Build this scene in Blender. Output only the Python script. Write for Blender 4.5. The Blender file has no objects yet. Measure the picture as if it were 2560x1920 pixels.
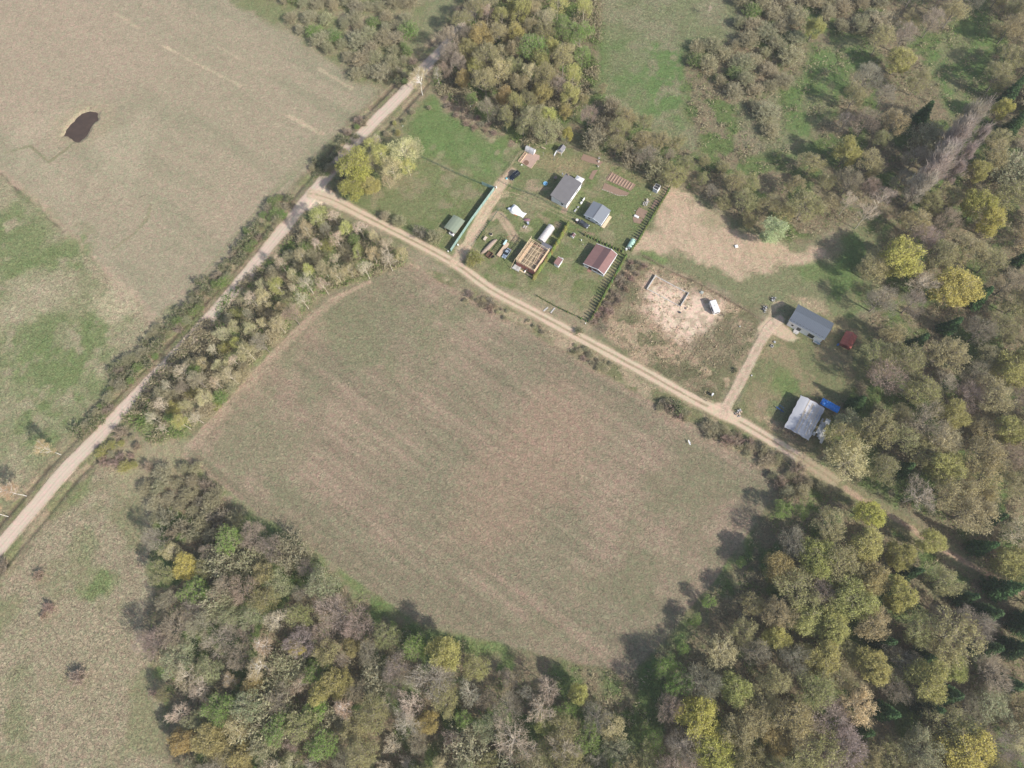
import bpy, math, random
import numpy as np
from mathutils import Vector, Matrix

# ------------------------------------------------------------------ camera, sky, sun, exposure
FPX, CAMH, NADX, NADY = 1775.0, 225.0, 1345.0, 1590.0
_d = np.array([NADX-1280, -(NADY-960), -FPX]); _d /= np.linalg.norm(_d)
_Z = -_d; _Y = np.array([0, 1., 0]); _Y = _Y-(_Y@_Z)*_Z; _Y /= np.linalg.norm(_Y); _X = np.cross(_Y, _Z)
CM = np.array([_X, _Y, _Z])
scene = bpy.context.scene
cam_data = bpy.data.cameras.new('camera'); cam = bpy.data.objects.new('camera', cam_data)
scene.collection.objects.link(cam)
cam_data.sensor_width = 36.0; cam_data.lens = 36.0*FPX/2560.0
cam_data.clip_start = 1.0; cam_data.clip_end = 5000.0
m4 = Matrix([[CM[0][0], CM[0][1], CM[0][2], 0], [CM[1][0], CM[1][1], CM[1][2], 0], [CM[2][0], CM[2][1], CM[2][2], CAMH], [0, 0, 0, 1]])
cam.matrix_world = m4
scene.camera = cam

SUN_EL, SUN_AZ = 35.0, -36.0          # azimuth measured from +X, anticlockwise
world = bpy.data.worlds.new("World"); scene.world = world; world.use_nodes = True
wn = world.node_tree; wn.nodes.clear()
sky = wn.nodes.new('ShaderNodeTexSky'); sky.sky_type = 'NISHITA'; sky.sun_disc = False
sky.sun_elevation = math.radians(SUN_EL); sky.sun_rotation = math.radians(90-SUN_AZ)
sky.air_density = 1.0; sky.dust_density = 2.0; sky.ozone_density = 1.0
bg = wn.nodes.new('ShaderNodeBackground'); bg.inputs[1].default_value = 0.105
wo = wn.nodes.new('ShaderNodeOutputWorld')
wn.links.new(sky.outputs[0], bg.inputs[0]); wn.links.new(bg.outputs[0], wo.inputs[0])
sl = bpy.data.lights.new('sun', 'SUN'); sl.energy = 4.0; sl.angle = math.radians(0.53); sl.color = (1.0, 0.95, 0.88)
so = bpy.data.objects.new('sun', sl); scene.collection.objects.link(so)
_a, _e = math.radians(SUN_AZ), math.radians(SUN_EL)
so.rotation_euler = Vector((math.cos(_a)*math.cos(_e), math.sin(_a)*math.cos(_e), math.sin(_e))).to_track_quat('Z', 'Y').to_euler()
so.location = (100, -60, 120)
scene.view_settings.view_transform = 'Standard'; scene.view_settings.look = 'None'
scene.view_settings.exposure = 0.55; scene.view_settings.gamma = 1.0
scene.render.engine = 'CYCLES'
scene.cycles.max_bounces = 5; scene.cycles.diffuse_bounces = 3; scene.cycles.transparent_max_bounces = 4

# ------------------------------------------------------------------ survey helpers
def G(px, py, z=0.0):
    r = CM @ np.array([px-1280, 960-py, -FPX]); t = (z-CAMH)/r[2]
    return float(r[0]*t), float(r[1]*t)
def crop(x0, y0, s):
    return lambda x, y, z=0.0: G(x0+x/s, y0+y/s, z)
D = crop(0, 0, 0.8641)
Q2 = crop(850, 0, 2.572); Q4 = crop(0, 640, 2.572); Q5 = crop(1700, 640, 2.572)
K1 = crop(1060, 340, 5.529); K2 = crop(1220, 340, 8.296); K3 = crop(1400, 340, 7.373); K4 = crop(1180, 500, 8.296)
K5 = crop(1340, 560, 6.381); K6 = crop(1480, 640, 4.366); K7 = crop(1780, 720, 5.53); K8 = crop(1780, 880, 5.53)
PA = crop(1290, 350, 15.8); PB = crop(1180, 560, 13.83); PC = crop(1420, 470, 13.83); PD = crop(1440, 590, 13.83)
PE = crop(1270, 570, 12.76); PF = crop(1940, 960, 11.06); PG = crop(1580, 440, 13.83)
GA = math.radians(58.0)
rng = np.random.default_rng(7)

# ------------------------------------------------------------------ materials
def nt(name):
    m = bpy.data.materials.new(name); m.use_nodes = True
    t = m.node_tree; t.nodes.clear()
    o = t.nodes.new('ShaderNodeOutputMaterial'); b = t.nodes.new('ShaderNodeBsdfPrincipled')
    t.links.new(b.outputs[0], o.inputs[0]); return m, t, b, o
def node(t, kind, **kw):
    n = t.nodes.new(kind)
    for k, v in kw.items(): setattr(n, k, v)
    return n
def mth(t, op, a, b=None, c=None):
    n = t.nodes.new('ShaderNodeMath'); n.operation = op
    for i, v in enumerate((a, b, c)):
        if v is None: continue
        if isinstance(v, (int, float)): n.inputs[i].default_value = v
        else: t.links.new(v, n.inputs[i])
    return n.outputs[0]
def vscale(t, col, fac):
    n = t.nodes.new('ShaderNodeVectorMath'); n.operation = 'SCALE'
    t.links.new(col, n.inputs[0]); t.links.new(fac, n.inputs[3]); return n.outputs[0]
MATS = {}
def mat(name, col, rough=0.75, metal=0.0, var=0.18, scale=1.5, bump=0.0, bscale=8.0, wave=None, spec=0.3, stain=None):
    if name in MATS: return MATS[name]
    m, t, b, o = nt(name)
    tc = node(t, 'ShaderNodeTexCoord')
    n1 = node(t, 'ShaderNodeTexNoise'); n1.inputs['Scale'].default_value = scale; n1.inputs['Detail'].default_value = 5
    t.links.new(tc.outputs['Object'], n1.inputs['Vector'])
    f = mth(t, 'MULTIPLY_ADD', n1.outputs[0], 2*var, 1-var)
    if wave:
        w = node(t, 'ShaderNodeTexWave', bands_direction=wave[0]); w.inputs['Scale'].default_value = wave[1]
        w.inputs['Distortion'].default_value = wave[3] if len(wave) > 3 else 0.3
        t.links.new(tc.outputs['Object'], w.inputs['Vector'])
        f = mth(t, 'MULTIPLY', f, mth(t, 'MULTIPLY_ADD', w.outputs['Fac'], wave[2], 1-wave[2]*0.5))
    rgb = node(t, 'ShaderNodeRGB'); rgb.outputs[0].default_value = (*col, 1)
    base = rgb.outputs[0]
    if stain:
        n2 = node(t, 'ShaderNodeTexNoise'); n2.inputs['Scale'].default_value = stain[1]; n2.inputs['Detail'].default_value = 6
        t.links.new(tc.outputs['Object'], n2.inputs['Vector'])
        mx = node(t, 'ShaderNodeMix', data_type='RGBA'); mx.inputs[7].default_value = (*stain[0], 1)
        k = mth(t, 'MULTIPLY', mth(t, 'SUBTRACT', n2.outputs[0], stain[2]), 6.0); mc = node(t, 'ShaderNodeClamp'); t.links.new(k, mc.inputs[0])
        t.links.new(mc.outputs[0], mx.inputs[0]); t.links.new(base, mx.inputs[6]); base = mx.outputs[2]
    t.links.new(vscale(t, base, f), b.inputs['Base Color'])
    b.inputs['Roughness'].default_value = rough; b.inputs['Metallic'].default_value = metal
    b.inputs['Specular IOR Level'].default_value = spec
    if bump:
        n3 = node(t, 'ShaderNodeTexNoise'); n3.inputs['Scale'].default_value = bscale; n3.inputs['Detail'].default_value = 4
        t.links.new(tc.outputs['Object'], n3.inputs['Vector'])
        bp = node(t, 'ShaderNodeBump'); bp.inputs['Strength'].default_value = 0.6; bp.inputs['Distance'].default_value = bump
        t.links.new(n3.outputs[0], bp.inputs['Height']); t.links.new(bp.outputs[0], b.inputs['Normal'])
    MATS[name] = m; return m

def ground_mat():
    m, t, b, o = nt('ground_cover')
    at = node(t, 'ShaderNodeAttribute', attribute_name='Col')
    geo = node(t, 'ShaderNodeNewGeometry')
    def noise(sc, det, dist=0.0, rough=0.6):
        n = node(t, 'ShaderNodeTexNoise'); n.inputs['Scale'].default_value = sc; n.inputs['Detail'].default_value = det
        n.inputs['Distortion'].default_value = dist; n.inputs['Roughness'].default_value = rough
        t.links.new(geo.outputs['Position'], n.inputs['Vector']); return n.outputs[0]
    fine = noise(0.85, 3, 1.5, 0.9); grit = noise(2.2, 2, 1.0, .7); mid = noise(0.28, 5, 0.6); clump = noise(0.55, 3, 2.0)
    amt = at.outputs['Alpha']
    v = mth(t, 'MULTIPLY_ADD', mth(t, 'ADD', mth(t, 'SUBTRACT', fine, 0.5), mth(t, 'MULTIPLY', mth(t, 'SUBTRACT', grit, 0.5), 0.8)), 2.5, mth(t, 'MULTIPLY', mth(t, 'SUBTRACT', mid, 0.5), 0.55))
    v = mth(t, 'ADD', v, mth(t, 'MULTIPLY', mth(t, 'SUBTRACT', clump, 0.5), 0.5))
    f = mth(t, 'MULTIPLY_ADD', v, amt, 1.0)
    f = mth(t, 'MAXIMUM', f, 0.22)
    tint = node(t, 'ShaderNodeMix', data_type='RGBA'); tint.inputs[6].default_value = (1.07, 0.98, 0.92, 1); tint.inputs[7].default_value = (0.90, 1.04, 0.86, 1)
    g2 = noise(0.75, 4, 1.0)
    mr = node(t, 'ShaderNodeMapRange'); mr.inputs[1].default_value = 0.35; mr.inputs[2].default_value = 0.65
    t.links.new(g2, mr.inputs[0]); t.links.new(mr.outputs[0], tint.inputs[0])
    vm = node(t, 'ShaderNodeVectorMath', operation='MULTIPLY'); t.links.new(at.outputs['Color'], vm.inputs[0]); t.links.new(tint.outputs[2], vm.inputs[1])
    t.links.new(vscale(t, vm.outputs[0], f), b.inputs['Base Color'])
    b.inputs['Roughness'].default_value = 0.95; b.inputs['Specular IOR Level'].default_value = 0.1
    bp = node(t, 'ShaderNodeBump'); bp.inputs['Strength'].default_value = 1.0
    t.links.new(mth(t, 'MULTIPLY', amt, 0.9), bp.inputs['Distance'])
    t.links.new(fine, bp.inputs['Height']); t.links.new(bp.outputs[0], b.inputs['Normal'])
    return m
GROUND = ground_mat()

def crown_mat(name, trans=0.25, lo=0.75, hi=1.25, objcol=True, col=(0.1, 0.1, 0.05)):
    m, t, b, o = nt(name)
    geo = node(t, 'ShaderNodeNewGeometry')
    f = mth(t, 'MULTIPLY_ADD', geo.outputs['Random Per Island'], hi-lo, lo)
    if objcol:
        oi = node(t, 'ShaderNodeObjectInfo'); c = oi.outputs['Color']
    else:
        r = node(t, 'ShaderNodeRGB'); r.outputs[0].default_value = (*col, 1); c = r.outputs[0]
    c2 = vscale(t, c, f)
    t.links.new(c2, b.inputs['Base Color']); b.inputs['Roughness'].default_value = 0.7; b.inputs['Specular IOR Level'].default_value = 0.15
    if trans > 0:
        tr = node(t, 'ShaderNodeBsdfTranslucent'); t.links.new(c2, tr.inputs[0])
        mx = node(t, 'ShaderNodeMixShader'); mx.inputs[0].default_value = trans
        t.links.new(b.outputs[0], mx.inputs[1]); t.links.new(tr.outputs[0], mx.inputs[2]); t.links.new(mx.outputs[0], o.inputs[0])
    return m
LEAF = crown_mat('leaf_foliage', 0.45); TWIG = crown_mat('twig_bark', 0.35, 0.7, 1.3, False, (0.50, 0.44, 0.31))
TWIGC = crown_mat('tinted_twigs', 0.0, 0.65, 1.35)
NEEDLE = crown_mat('fir_needles', 0.1, 0.5, 1.5)
BARK = mat('grey_bark', (0.23, 0.20, 0.165), 0.9, var=0.35, scale=3)
PALEBARK = mat('pale_bark', (0.55, 0.49, 0.39), 0.9, var=0.3, scale=3)
BIRCHBARK = mat('birch_bark', (0.78, 0.76, 0.72), 0.7, var=0.15, scale=4, stain=((0.08, 0.07, 0.06), 3.0, 0.62))
WHITE = mat('white_paint', (0.80, 0.80, 0.80), 0.55, var=0.05)
WHITEB = mat('white_boarding', (0.78, 0.79, 0.80), 0.6, var=0.05, wave=('Z', 2.2, 0.12))
GLASS = mat('dark_glass', (0.02, 0.025, 0.03), 0.08, var=0.1, spec=0.6)
WOOD = mat('fresh_timber', (0.68, 0.54, 0.36), 0.7, var=0.2, scale=3)
WOODG = mat('weathered_boards', (0.42, 0.34, 0.25), 0.85, var=0.25, scale=2)
CONC = mat('concrete', (0.50, 0.48, 0.45), 0.9, var=0.15, scale=2)
STEEL = mat('grey_steel', (0.45, 0.46, 0.47), 0.45, 0.6, var=0.1)
BLACK = mat('black_rubber', (0.02, 0.02, 0.02), 0.8, var=0.1)
SOIL = mat('bare_soil', (0.27, 0.185, 0.135), 0.95, var=0.35, scale=3, bump=0.05, bscale=6)

# ------------------------------------------------------------------ mesh builder and object helpers
COL = scene.collection
class MB:
    def __init__(s): s.v = []; s.f = []; s.m = []
    def add(s, vs, fs, mi=0):
        b = len(s.v); s.v += [tuple(map(float, p)) for p in vs]; s.f += [tuple(b+i for i in f) for f in fs]; s.m += [mi]*len(fs); return s
    def hexa(s, p, mi=0):
        return s.add(p, [(0, 3, 2, 1), (4, 5, 6, 7), (0, 1, 5, 4), (1, 2, 6, 5), (2, 3, 7, 6), (3, 0, 4, 7)], mi)
    def box(s, x0, y0, z0, x1, y1, z1, mi=0):
        return s.hexa([(x0, y0, z0), (x1, y0, z0), (x1, y1, z0), (x0, y1, z0), (x0, y0, z1), (x1, y0, z1), (x1, y1, z1), (x0, y1, z1)], mi)
    def bar(s, p, q, w, h=None, mi=0):
        h = h or w; p = Vector(p); q = Vector(q); d = (q-p).normalized()
        up = Vector((0, 0, 1)) if abs(d.z) < 0.95 else Vector((1, 0, 0))
        a = d.cross(up).normalized()*w/2; c = a.normalized().cross(d)*h/2
        return s.hexa([p-a-c, p+a-c, p+a+c, p-a+c, q-a-c, q+a-c, q+a+c, q-a+c], mi)
    def tube(s, pts, rads, n=6, mi=0, cap=True):
        b = len(s.v); N = len(pts); pts = [Vector(p) for p in pts]
        for i, p in enumerate(pts):
            d = (pts[min(i+1, N-1)]-pts[max(i-1, 0)]).normalized()
            up = Vector((0, 0, 1)) if abs(d.z) < 0.9 else Vector((1, 0, 0))
            a = d.cross(up).normalized(); c = a.cross(d)
            for k in range(n):
                t = 2*math.pi*k/n; s.v.append(tuple(p+(a*math.cos(t)+c*math.sin(t))*rads[i]))
        for i in range(N-1):
            for k in range(n):
                s.f.append((b+i*n+k, b+i*n+(k+1) % n, b+(i+1)*n+(k+1) % n, b+(i+1)*n+k)); s.m.append(mi)
        if cap:
            s.f.append(tuple(b+k for k in range(n))[::-1]); s.m.append(mi)
            s.f.append(tuple(b+(N-1)*n+k for k in range(n))); s.m.append(mi)
        return s
    def cyl(s, x, y, z0, z1, r, n=12, r2=None, mi=0):
        return s.tube([(x, y, z0), (x, y, z1)], [r, r if r2 is None else r2], n, mi)
    def prism(s, poly, z0, z1, mi=0):
        n = len(poly)
        z1 = z1 if hasattr(z1, '__len__') else [z1]*n
        vs = [(p[0], p[1], z0) for p in poly]+[(p[0], p[1], z1[i]) for i, p in enumerate(poly)]
        fs = [tuple(range(n))[::-1], tuple(range(n, 2*n))]+[(i, (i+1) % n, n+(i+1) % n, n+i) for i in range(n)]
        return s.add(vs, fs, mi)
    def build(s, name, mats, parent=None, smooth=False, bevel=0):
        me = bpy.data.meshes.new(name); me.from_pydata(s.v, [], s.f)
        mats = mats if isinstance(mats, (list, tuple)) else [mats]
        for x in mats: me.materials.append(x)
        if len(mats) > 1: me.polygons.foreach_set('material_index', s.m)
        if smooth: me.polygons.foreach_set('use_smooth', [True]*len(s.f))
        me.update()
        o = bpy.data.objects.new(name, me); COL.objects.link(o)
        if parent: o.parent = parent
        if bevel:
            b = o.modifiers.new('bevel', 'BEVEL'); b.width = bevel; b.segments = 2; b.limit_method = 'ANGLE'
        return o
def tag(o, label=None, cat=None, group=None, kind=None):
    if label: o['label'] = label
    if cat: o['category'] = cat
    if group: o['group'] = group
    if kind: o['kind'] = kind
    return o
def root(name, label, cat, xy, rot=0.0, group=None, z=0.0):
    o = bpy.data.objects.new(name, None); COL.objects.link(o)
    o.location = (xy[0], xy[1], z); o.rotation_euler = (0, 0, rot); o.empty_display_size = 0.5
    return tag(o, label, cat, group)
def dup(r, loc, rot, sc=1.0, color=None, label=None, group=None, name=None):
    c = r.copy(); COL.objects.link(c); c.location = loc; c.rotation_euler = (0, 0, rot)
    c.scale = (sc, sc, sc) if not hasattr(sc, '__len__') else sc
    if name: c.name = name
    if label: c['label'] = label
    if group: c['group'] = group
    for ch in r.children:
        d = ch.copy(); COL.objects.link(d); d.parent = c
        if color is not None: d.color = (*color, 1)
    return c

# ------------------------------------------------------------------ numpy noise and painting
def vnoise(x, y, seed):
    r = np.random.default_rng(seed).random((256, 256)).astype(np.float32)
    xi = np.floor(x).astype(int); yi = np.floor(y).astype(int); fx = x-xi; fy = y-yi
    fx = fx*fx*(3-2*fx); fy = fy*fy*(3-2*fy)
    a = r[xi & 255, yi & 255]; b = r[(xi+1) & 255, yi & 255]; c = r[xi & 255, (yi+1) & 255]; d = r[(xi+1) & 255, (yi+1) & 255]
    return (a*(1-fx)+b*fx)*(1-fy)+(c*(1-fx)+d*fx)*fy
def fbm(x, y, L, seed, octv=4):
    s = 0; a = 1; tot = 0
    for i in range(octv):
        s = s+a*vnoise(x/L*2**i+17.3*i, y/L*2**i+5.1*i, seed+i); tot += a; a *= 0.55
    return s/tot
def sdist(px, py, poly):
    n = len(poly); d = np.full(px.shape, 1e9, np.float32); ins = np.zeros(px.shape, bool)
    for i in range(n):
        ax, ay = poly[i]; bx, by = poly[(i+1) % n]
        ex, ey = bx-ax, by-ay; wx, wy = px-ax, py-ay
        t = np.clip((wx*ex+wy*ey)/(ex*ex+ey*ey+1e-9), 0, 1)
        d = np.minimum(d, np.hypot(wx-ex*t, wy-ey*t))
        c = ((ay <= py) & (by > py)) | ((by <= py) & (ay > py))
        ins ^= c & (px < ax+(py-ay)/(by-ay+1e-12)*ex)
    return np.where(ins, d, -d)
def ldist(px, py, pts):
    d = np.full(px.shape, 1e9, np.float32)
    for (ax, ay), (bx, by) in zip(pts[:-1], pts[1:]):
        ex, ey = bx-ax, by-ay; wx, wy = px-ax, py-ay
        t = np.clip((wx*ex+wy*ey)/(ex*ex+ey*ey+1e-9), 0, 1)
        d = np.minimum(d, np.hypot(wx-ex*t, wy-ey*t))
    return d
LAYERS = []
def W(pts, f=D): return [f(*p) for p in pts]
def poly(pts, col, feather=3., alpha=1., amp=3., ns=6., tex=None, f=D, pat=None, world=False):
    LAYERS.append(('p', pts if world else W(pts, f), col, feather, alpha, amp, ns, tex, pat, len(LAYERS)))
def line(pts, col, width=1., feather=0.5, alpha=1., amp=0.3, ns=3., tex=None, f=D, pat=None, off=0.):
    w = W(pts, f)
    if off: w = offset_line(w, off)
    LAYERS.append(('l', w, col, feather, alpha, amp, ns, tex, pat, len(LAYERS), width))
def blob(c, r, col, feather=0.5, alpha=1., ang=0., asp=1., amp=0.3, ns=5., tex=None, f=D, pat=None):
    x, y = f(*c); LAYERS.append(('b', (x, y), col, feather, alpha, amp, ns, tex, pat, len(LAYERS), r, ang, asp))
def offset_line(w, off):
    out = []
    for i, p in enumerate(w):
        a = np.array(w[max(i-1, 0)]); b = np.array(w[min(i+1, len(w)-1)]); d = b-a; d = d/np.hypot(*d)
        out.append((p[0]-d[1]*off, p[1]+d[0]*off))
    return out
def smooth_line(w, step=4.0):
    w = [np.array(p) for p in w]; out = []
    for i in range(len(w)-1):
        p0 = w[max(i-1, 0)]; p1 = w[i]; p2 = w[i+1]; p3 = w[min(i+2, len(w)-1)]
        n = max(2, int(np.hypot(*(p2-p1))/step))
        for k in range(n):
            t = k/n
            out.append(0.5*((2*p1)+(-p0+p2)*t+(2*p0-5*p1+4*p2-p3)*t*t+(-p0+3*p1-3*p2+p3)*t**3))
    out.append(w[-1]); return [tuple(p) for p in out]
def paint(x, y):
    """albedo (rgb) and fine contrast (a) of the ground cover at world points"""
    C = np.zeros((len(x), 4), np.float32)
    n1 = fbm(x, y, 45, 1); n2 = fbm(x, y, 9, 20)
    k = np.clip((n1*0.6+n2*0.4-0.40)/0.2, 0, 1)[:, None]
    C[:, :3] = (1-k)*np.array([0.145, 0.15, 0.075])+k*np.array([0.25, 0.215, 0.15]); C[:, 3] = 0.5
    for L in LAYERS:
        kind, g, col, fe, al, amp, ns, tex, pat, idx = L[:10]
        if kind == 'p':
            gx = [p[0] for p in g]; gy = [p[1] for p in g]; mg = fe+amp*2
        elif kind == 'l':
            gx = [p[0] for p in g]; gy = [p[1] for p in g]; mg = L[10]+fe+amp*2
        else:
            gx = [g[0]]; gy = [g[1]]; mg = L[10]*max(1, L[12])*(1+fe+amp)+1
        sel = np.nonzero((x > min(gx)-mg) & (x < max(gx)+mg) & (y > min(gy)-mg) & (y < max(gy)+mg))[0]
        if len(sel) == 0: continue
        xx, yy = x[sel], y[sel]
        if kind == 'p': d = sdist(xx, yy, g)
        elif kind == 'l': d = L[10]/2-ldist(xx, yy, g)
        else:
            a = L[11]; ux = (xx-g[0])*math.cos(a)+(yy-g[1])*math.sin(a); uy = -(xx-g[0])*math.sin(a)+(yy-g[1])*math.cos(a)
            d = 1-np.hypot(ux/(L[10]*L[12]), uy/L[10])
        if amp: d = d+amp*2*(fbm(xx, yy, ns, 100+idx*7, 3)-0.5)
        m = np.clip(d/fe+0.5, 0, 1); m = m*m*(3-2*m)*al
        if pat: m = m*pat(xx, yy)
        m = m[:, None]
        c = col(xx, yy) if callable(col) else np.array(col, np.float32)
        C[sel, :3] = C[sel, :3]*(1-m)+c*m
        if tex is not None: C[sel, 3] = C[sel, 3]*(1-m[:, 0])+tex*m[:, 0]
    lum = C[:, :3]@np.array([.3, .55, .15], np.float32)
    C[:, :3] = lum[:, None]+(C[:, :3]-lum[:, None])*0.80
    C[:, :3] *= np.array([1.24, 1.16, 1.16], np.float32)
    return C
def streak(ang, L1, L2, seed, lo=0.4, hi=0.6):
    ca, sa = math.cos(ang), math.sin(ang)
    def f(x, y):
        u = x*ca+y*sa; v = -x*sa+y*ca
        return np.clip((fbm(u/L1, v/L2, 1.0, seed, 4)-lo)/(hi-lo), 0, 1)
    return f
def patch(L, seed, lo=0.45, hi=0.6):
    return lambda x, y: np.clip((fbm(x, y, L, seed, 4)-lo)/(hi-lo), 0, 1)
AX = math.radians(-35.0)   # direction of the field strips: down to the east
AY = math.radians(52.0)

TAN = (0.295, 0.252, 0.180); GRN = (0.150, 0.165, 0.085); FRESH = (0.115, 0.175, 0.048); PINK = (0.32, 0.255, 0.19)
FLOOR = (0.19, 0.165, 0.10)
# --- north-west field
NWF = [(-400, -300), (420, -300), (480, -20), (640, 75), (770, 170), (850, 195), (705, 350), (560, 490), (390, 660), (330, 695), (180, 550), (0, 375), (-400, 60)]
poly(NWF, TAN, 4, tex=0.5)
poly(NWF, (0.235, 0.225, 0.15), 4, 0.7, tex=0.5, pat=streak(AX, 46, 7, 301, 0.42, 0.62))
poly(NWF, PINK, 4, 0.55, pat=patch(55, 305, 0.48, 0.66))
blob((150, 60), 45, (0.34, 0.27, 0.205), 0.7, 0.5, amp=0.5, ns=25)
poly([(60, 200), (330, 230), (340, 420), (120, 420), (0, 330)], (0.36, 0.31, 0.225), 15, 0.5, 8, tex=0.5, pat=patch(12, 310, 0.4, 0.6))
for (a, b, c, d) in [((350, 98), (440, 145), 1.2, .8), ((440, 145), (520, 185), .8, .5), ((610, 245), (700, 290), 1.6, .6), ((250, 30), (300, 60), 2, .4), ((690, 150), (760, 190), 1.5, .5), ((470, 100), (560, 150), 1, .35)]:
    line([a, b], (0.46, 0.37, 0.26), c, 0.8, d, 0.8, 4)
for k in range(7):
    line([(560-k*26, 480+k*26-8), (600-k*5, 410+k*4), (840-k*16, 196+k*3)], (0.19, 0.20, 0.11), 0.7, 0.6, 0.35, 0.3, 6)
line([(0, 375), (60, 420), (130, 490), (180, 545), (260, 620), (330, 690)], (0.36, 0.27, 0.20), 3.5, 2, 0.7, 1.2, 6)
line([(0, 375), (30, 405), (60, 432), (100, 470), (135, 500)], (0.10, 0.085, 0.06), 0.9, 0.5, 0.8, 0.5, 3)
line([(10, 330), (65, 315), (105, 350), (140, 325), (165, 300)], (0.17, 0.18, 0.09), 1.0, 0.8, 0.7, 0.5, 3)
line([(240, 540), (290, 505), (320, 470), (325, 440)], (0.17, 0.19, 0.09), 0.9, 0.7, 0.5, 0.5, 3)
blob((180, 268), 10.5, (0.30, 0.25, 0.16), 0.6, 0.5, math.radians(35), 1.25, 0.15)
# --- west meadow
WM = [(-400, 60), (0, 378), (60, 425), (180, 548), (330, 695), (380, 655), (300, 800), (200, 900), (110, 1010), (0, 1140), (-200, 1350), (-600, 1500), (-600, 60)]
poly(WM, (0.285, 0.26, 0.165), 3, tex=0.8)
poly(WM, (0.185, 0.21, 0.10), 3, 0.75, tex=0.8, pat=patch(16, 320, 0.44, 0.58))
for c, r in [((30, 545), 12), ((60, 600), 9), ((150, 545), 7), ((60, 740), 11), ((130, 800), 14), ((110, 900), 12), ((20, 480), 8), ((210, 700), 8), ((160, 770), 9)]:
    blob(c, r, (0.14, 0.195, 0.065), 1.2, 0.8, AY, 1.3, 0.6, 6, pat=patch(6, 333, 0.34, 0.52))
blob((245, 655), 7, (0.42, 0.36, 0.25), 0.7, 0.7, AX, 1.2, 0.5, 4)
blob((60, 640), 8, (0.36, 0.31, 0.22), 0.9, 0.6, AY, 1.5, 0.5, 4)
line([(180, 560), (260, 640), (330, 700), (350, 740)], (0.37, 0.29, 0.215), 3, 3, 0.5, 1.5, 6)
# --- south-west rough meadow
SW = [(0, 1210), (130, 1080), (210, 985), (300, 960), (330, 1010), (330, 1260), (312, 1400), (345, 1490), (400, 1700), (420, 2000), (-600, 2000), (-600, 1700)]
poly(SW, (0.285, 0.245, 0.165), 4, tex=0.9)
poly(SW, (0.185, 0.19, 0.095), 4, 0.75, tex=0.6, pat=patch(14, 340, 0.47, 0.6))
poly([(-400, 1300), (20, 1330), (60, 1500), (100, 1700), (-400, 1800)], (0.17, 0.19, 0.09), 12, 0.7, 6, pat=patch(9, 344, 0.38, 0.55))
blob((215, 1262), 5, (0.12, 0.19, 0.05), 0.8, 0.8, amp=0.6); blob((180, 1180), 5, (0.13, 0.19, 0.06), 0.8, 0.4, amp=0.6)
blob((152, 1055), 5, (0.13, 0.20, 0.05), 0.8, 0.8, AY, 1.8, 0.5)
line([(330, 1000), (326, 1150), (320, 1280), (312, 1400), (350, 1500), (380, 1600), (395, 1700)], (0.35, 0.30, 0.21), 5, 3, 0.6, 2, 7)
line([(340, 1280), (322, 1400), (352, 1480), (372, 1560)], (0.13, 0.19, 0.055), 3, 2, 0.7, 1.5, 7, pat=patch(8, 349, 0.4, 0.55))
# --- tracts round the north: scrub, green meadow
poly([(480, -200), (960, -200), (1010, 0), (900, 110), (850, 195), (770, 175), (640, 78), (500, 5)], (0.215, 0.205, 0.12), 4, tex=0.6)
poly([(480, -200), (960, -200), (1010, 0), (900, 110), (850, 195), (770, 175), (640, 78), (500, 5)], (0.15, 0.185, 0.07), 4, .7, pat=patch(7, 350, 0.45, 0.58))
poly([(740, 30), (800, 40), (790, 90), (740, 80)], (0.38, 0.31, 0.23), 5, .6, 4)
poly([(900, 60), (1000, -100), (1010, 0), (905, 130), (860, 190), (845, 170)], (0.19, 0.205, 0.105), 4, .9, 2)
NM = [(1250, -200), (1620, -200), (1600, 90), (1490, 120), (1560, 250), (1600, 300), (1480, 330), (1330, 230), (1270, 190), (1290, 100)]
poly(NM, (0.205, 0.205, 0.12), 4, tex=0.85)
poly(NM, (0.145, 0.185, 0.075), 4, 0.6, pat=patch(10, 360, 0.43, 0.6))
blob((1440, 165), 17, (0.10, 0.18, 0.048), 1.0, 0.95, 0.3, 1.1, 0.8, 8, tex=0.6, pat=patch(5, 365, .3, .45))
line([(1290, 60), (1300, 140), (1285, 190)], (0.11, 0.18, 0.05), 6, 5, 0.8, 2)
# --- forest floors
FL = [[(1180, 220), (1300, 200), (1420, 290), (1520, 340), (1480, 250), (1480, 120), (1600, 80), (1620, -200), (2600, -300), (2600, 2300), (300, 2300), (390, 1700), (345, 1500), (312, 1400), (330, 1260), (330, 1130), (440, 1050), (540, 1120), (700, 1225), (900, 1352), (1080, 1400), (1330, 1455), (1450, 1400), (1560, 1250), (1690, 1070), (1800, 1060), (2100, 1240), (2120, 1220), (1780, 1000), (1790, 880), (1880, 790), (1880, 680), (1900, 560), (1850, 480), (1700, 530), (1640, 520), (1560, 450), (1440, 388), (1300, 335)],
      [(1010, -200), (1270, -200), (1300, 60), (1290, 180), (1200, 300), (1130, 318), (1050, 265), (940, 200), (935, 150), (1020, 20)],
      [(690, 442), (850, 530), (885, 572), (710, 628), (645, 690), (500, 835), (400, 945), (330, 960), (262, 905), (340, 800), (500, 625), (600, 540), (660, 470)]]
for i, p in enumerate(FL):
    poly(p, FLOOR, 4, 0.95, 3, tex=0.7)
    poly(p, (0.20, 0.165, 0.105), 4, 0.7, 3, pat=patch(9, 370+i*9, 0.48, 0.6))
    poly(p, (0.09, 0.155, 0.035), 4, 0.85, 3, pat=patch(8, 390+i*9, 0.49, 0.6))
poly(FL[2], (0.30, 0.26, 0.165), 5, 0.85, 3); poly(FL[2], (0.15, 0.2, 0.06), 5, 0.6, 3, pat=patch(7, 421, 0.45, 0.58))
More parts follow.
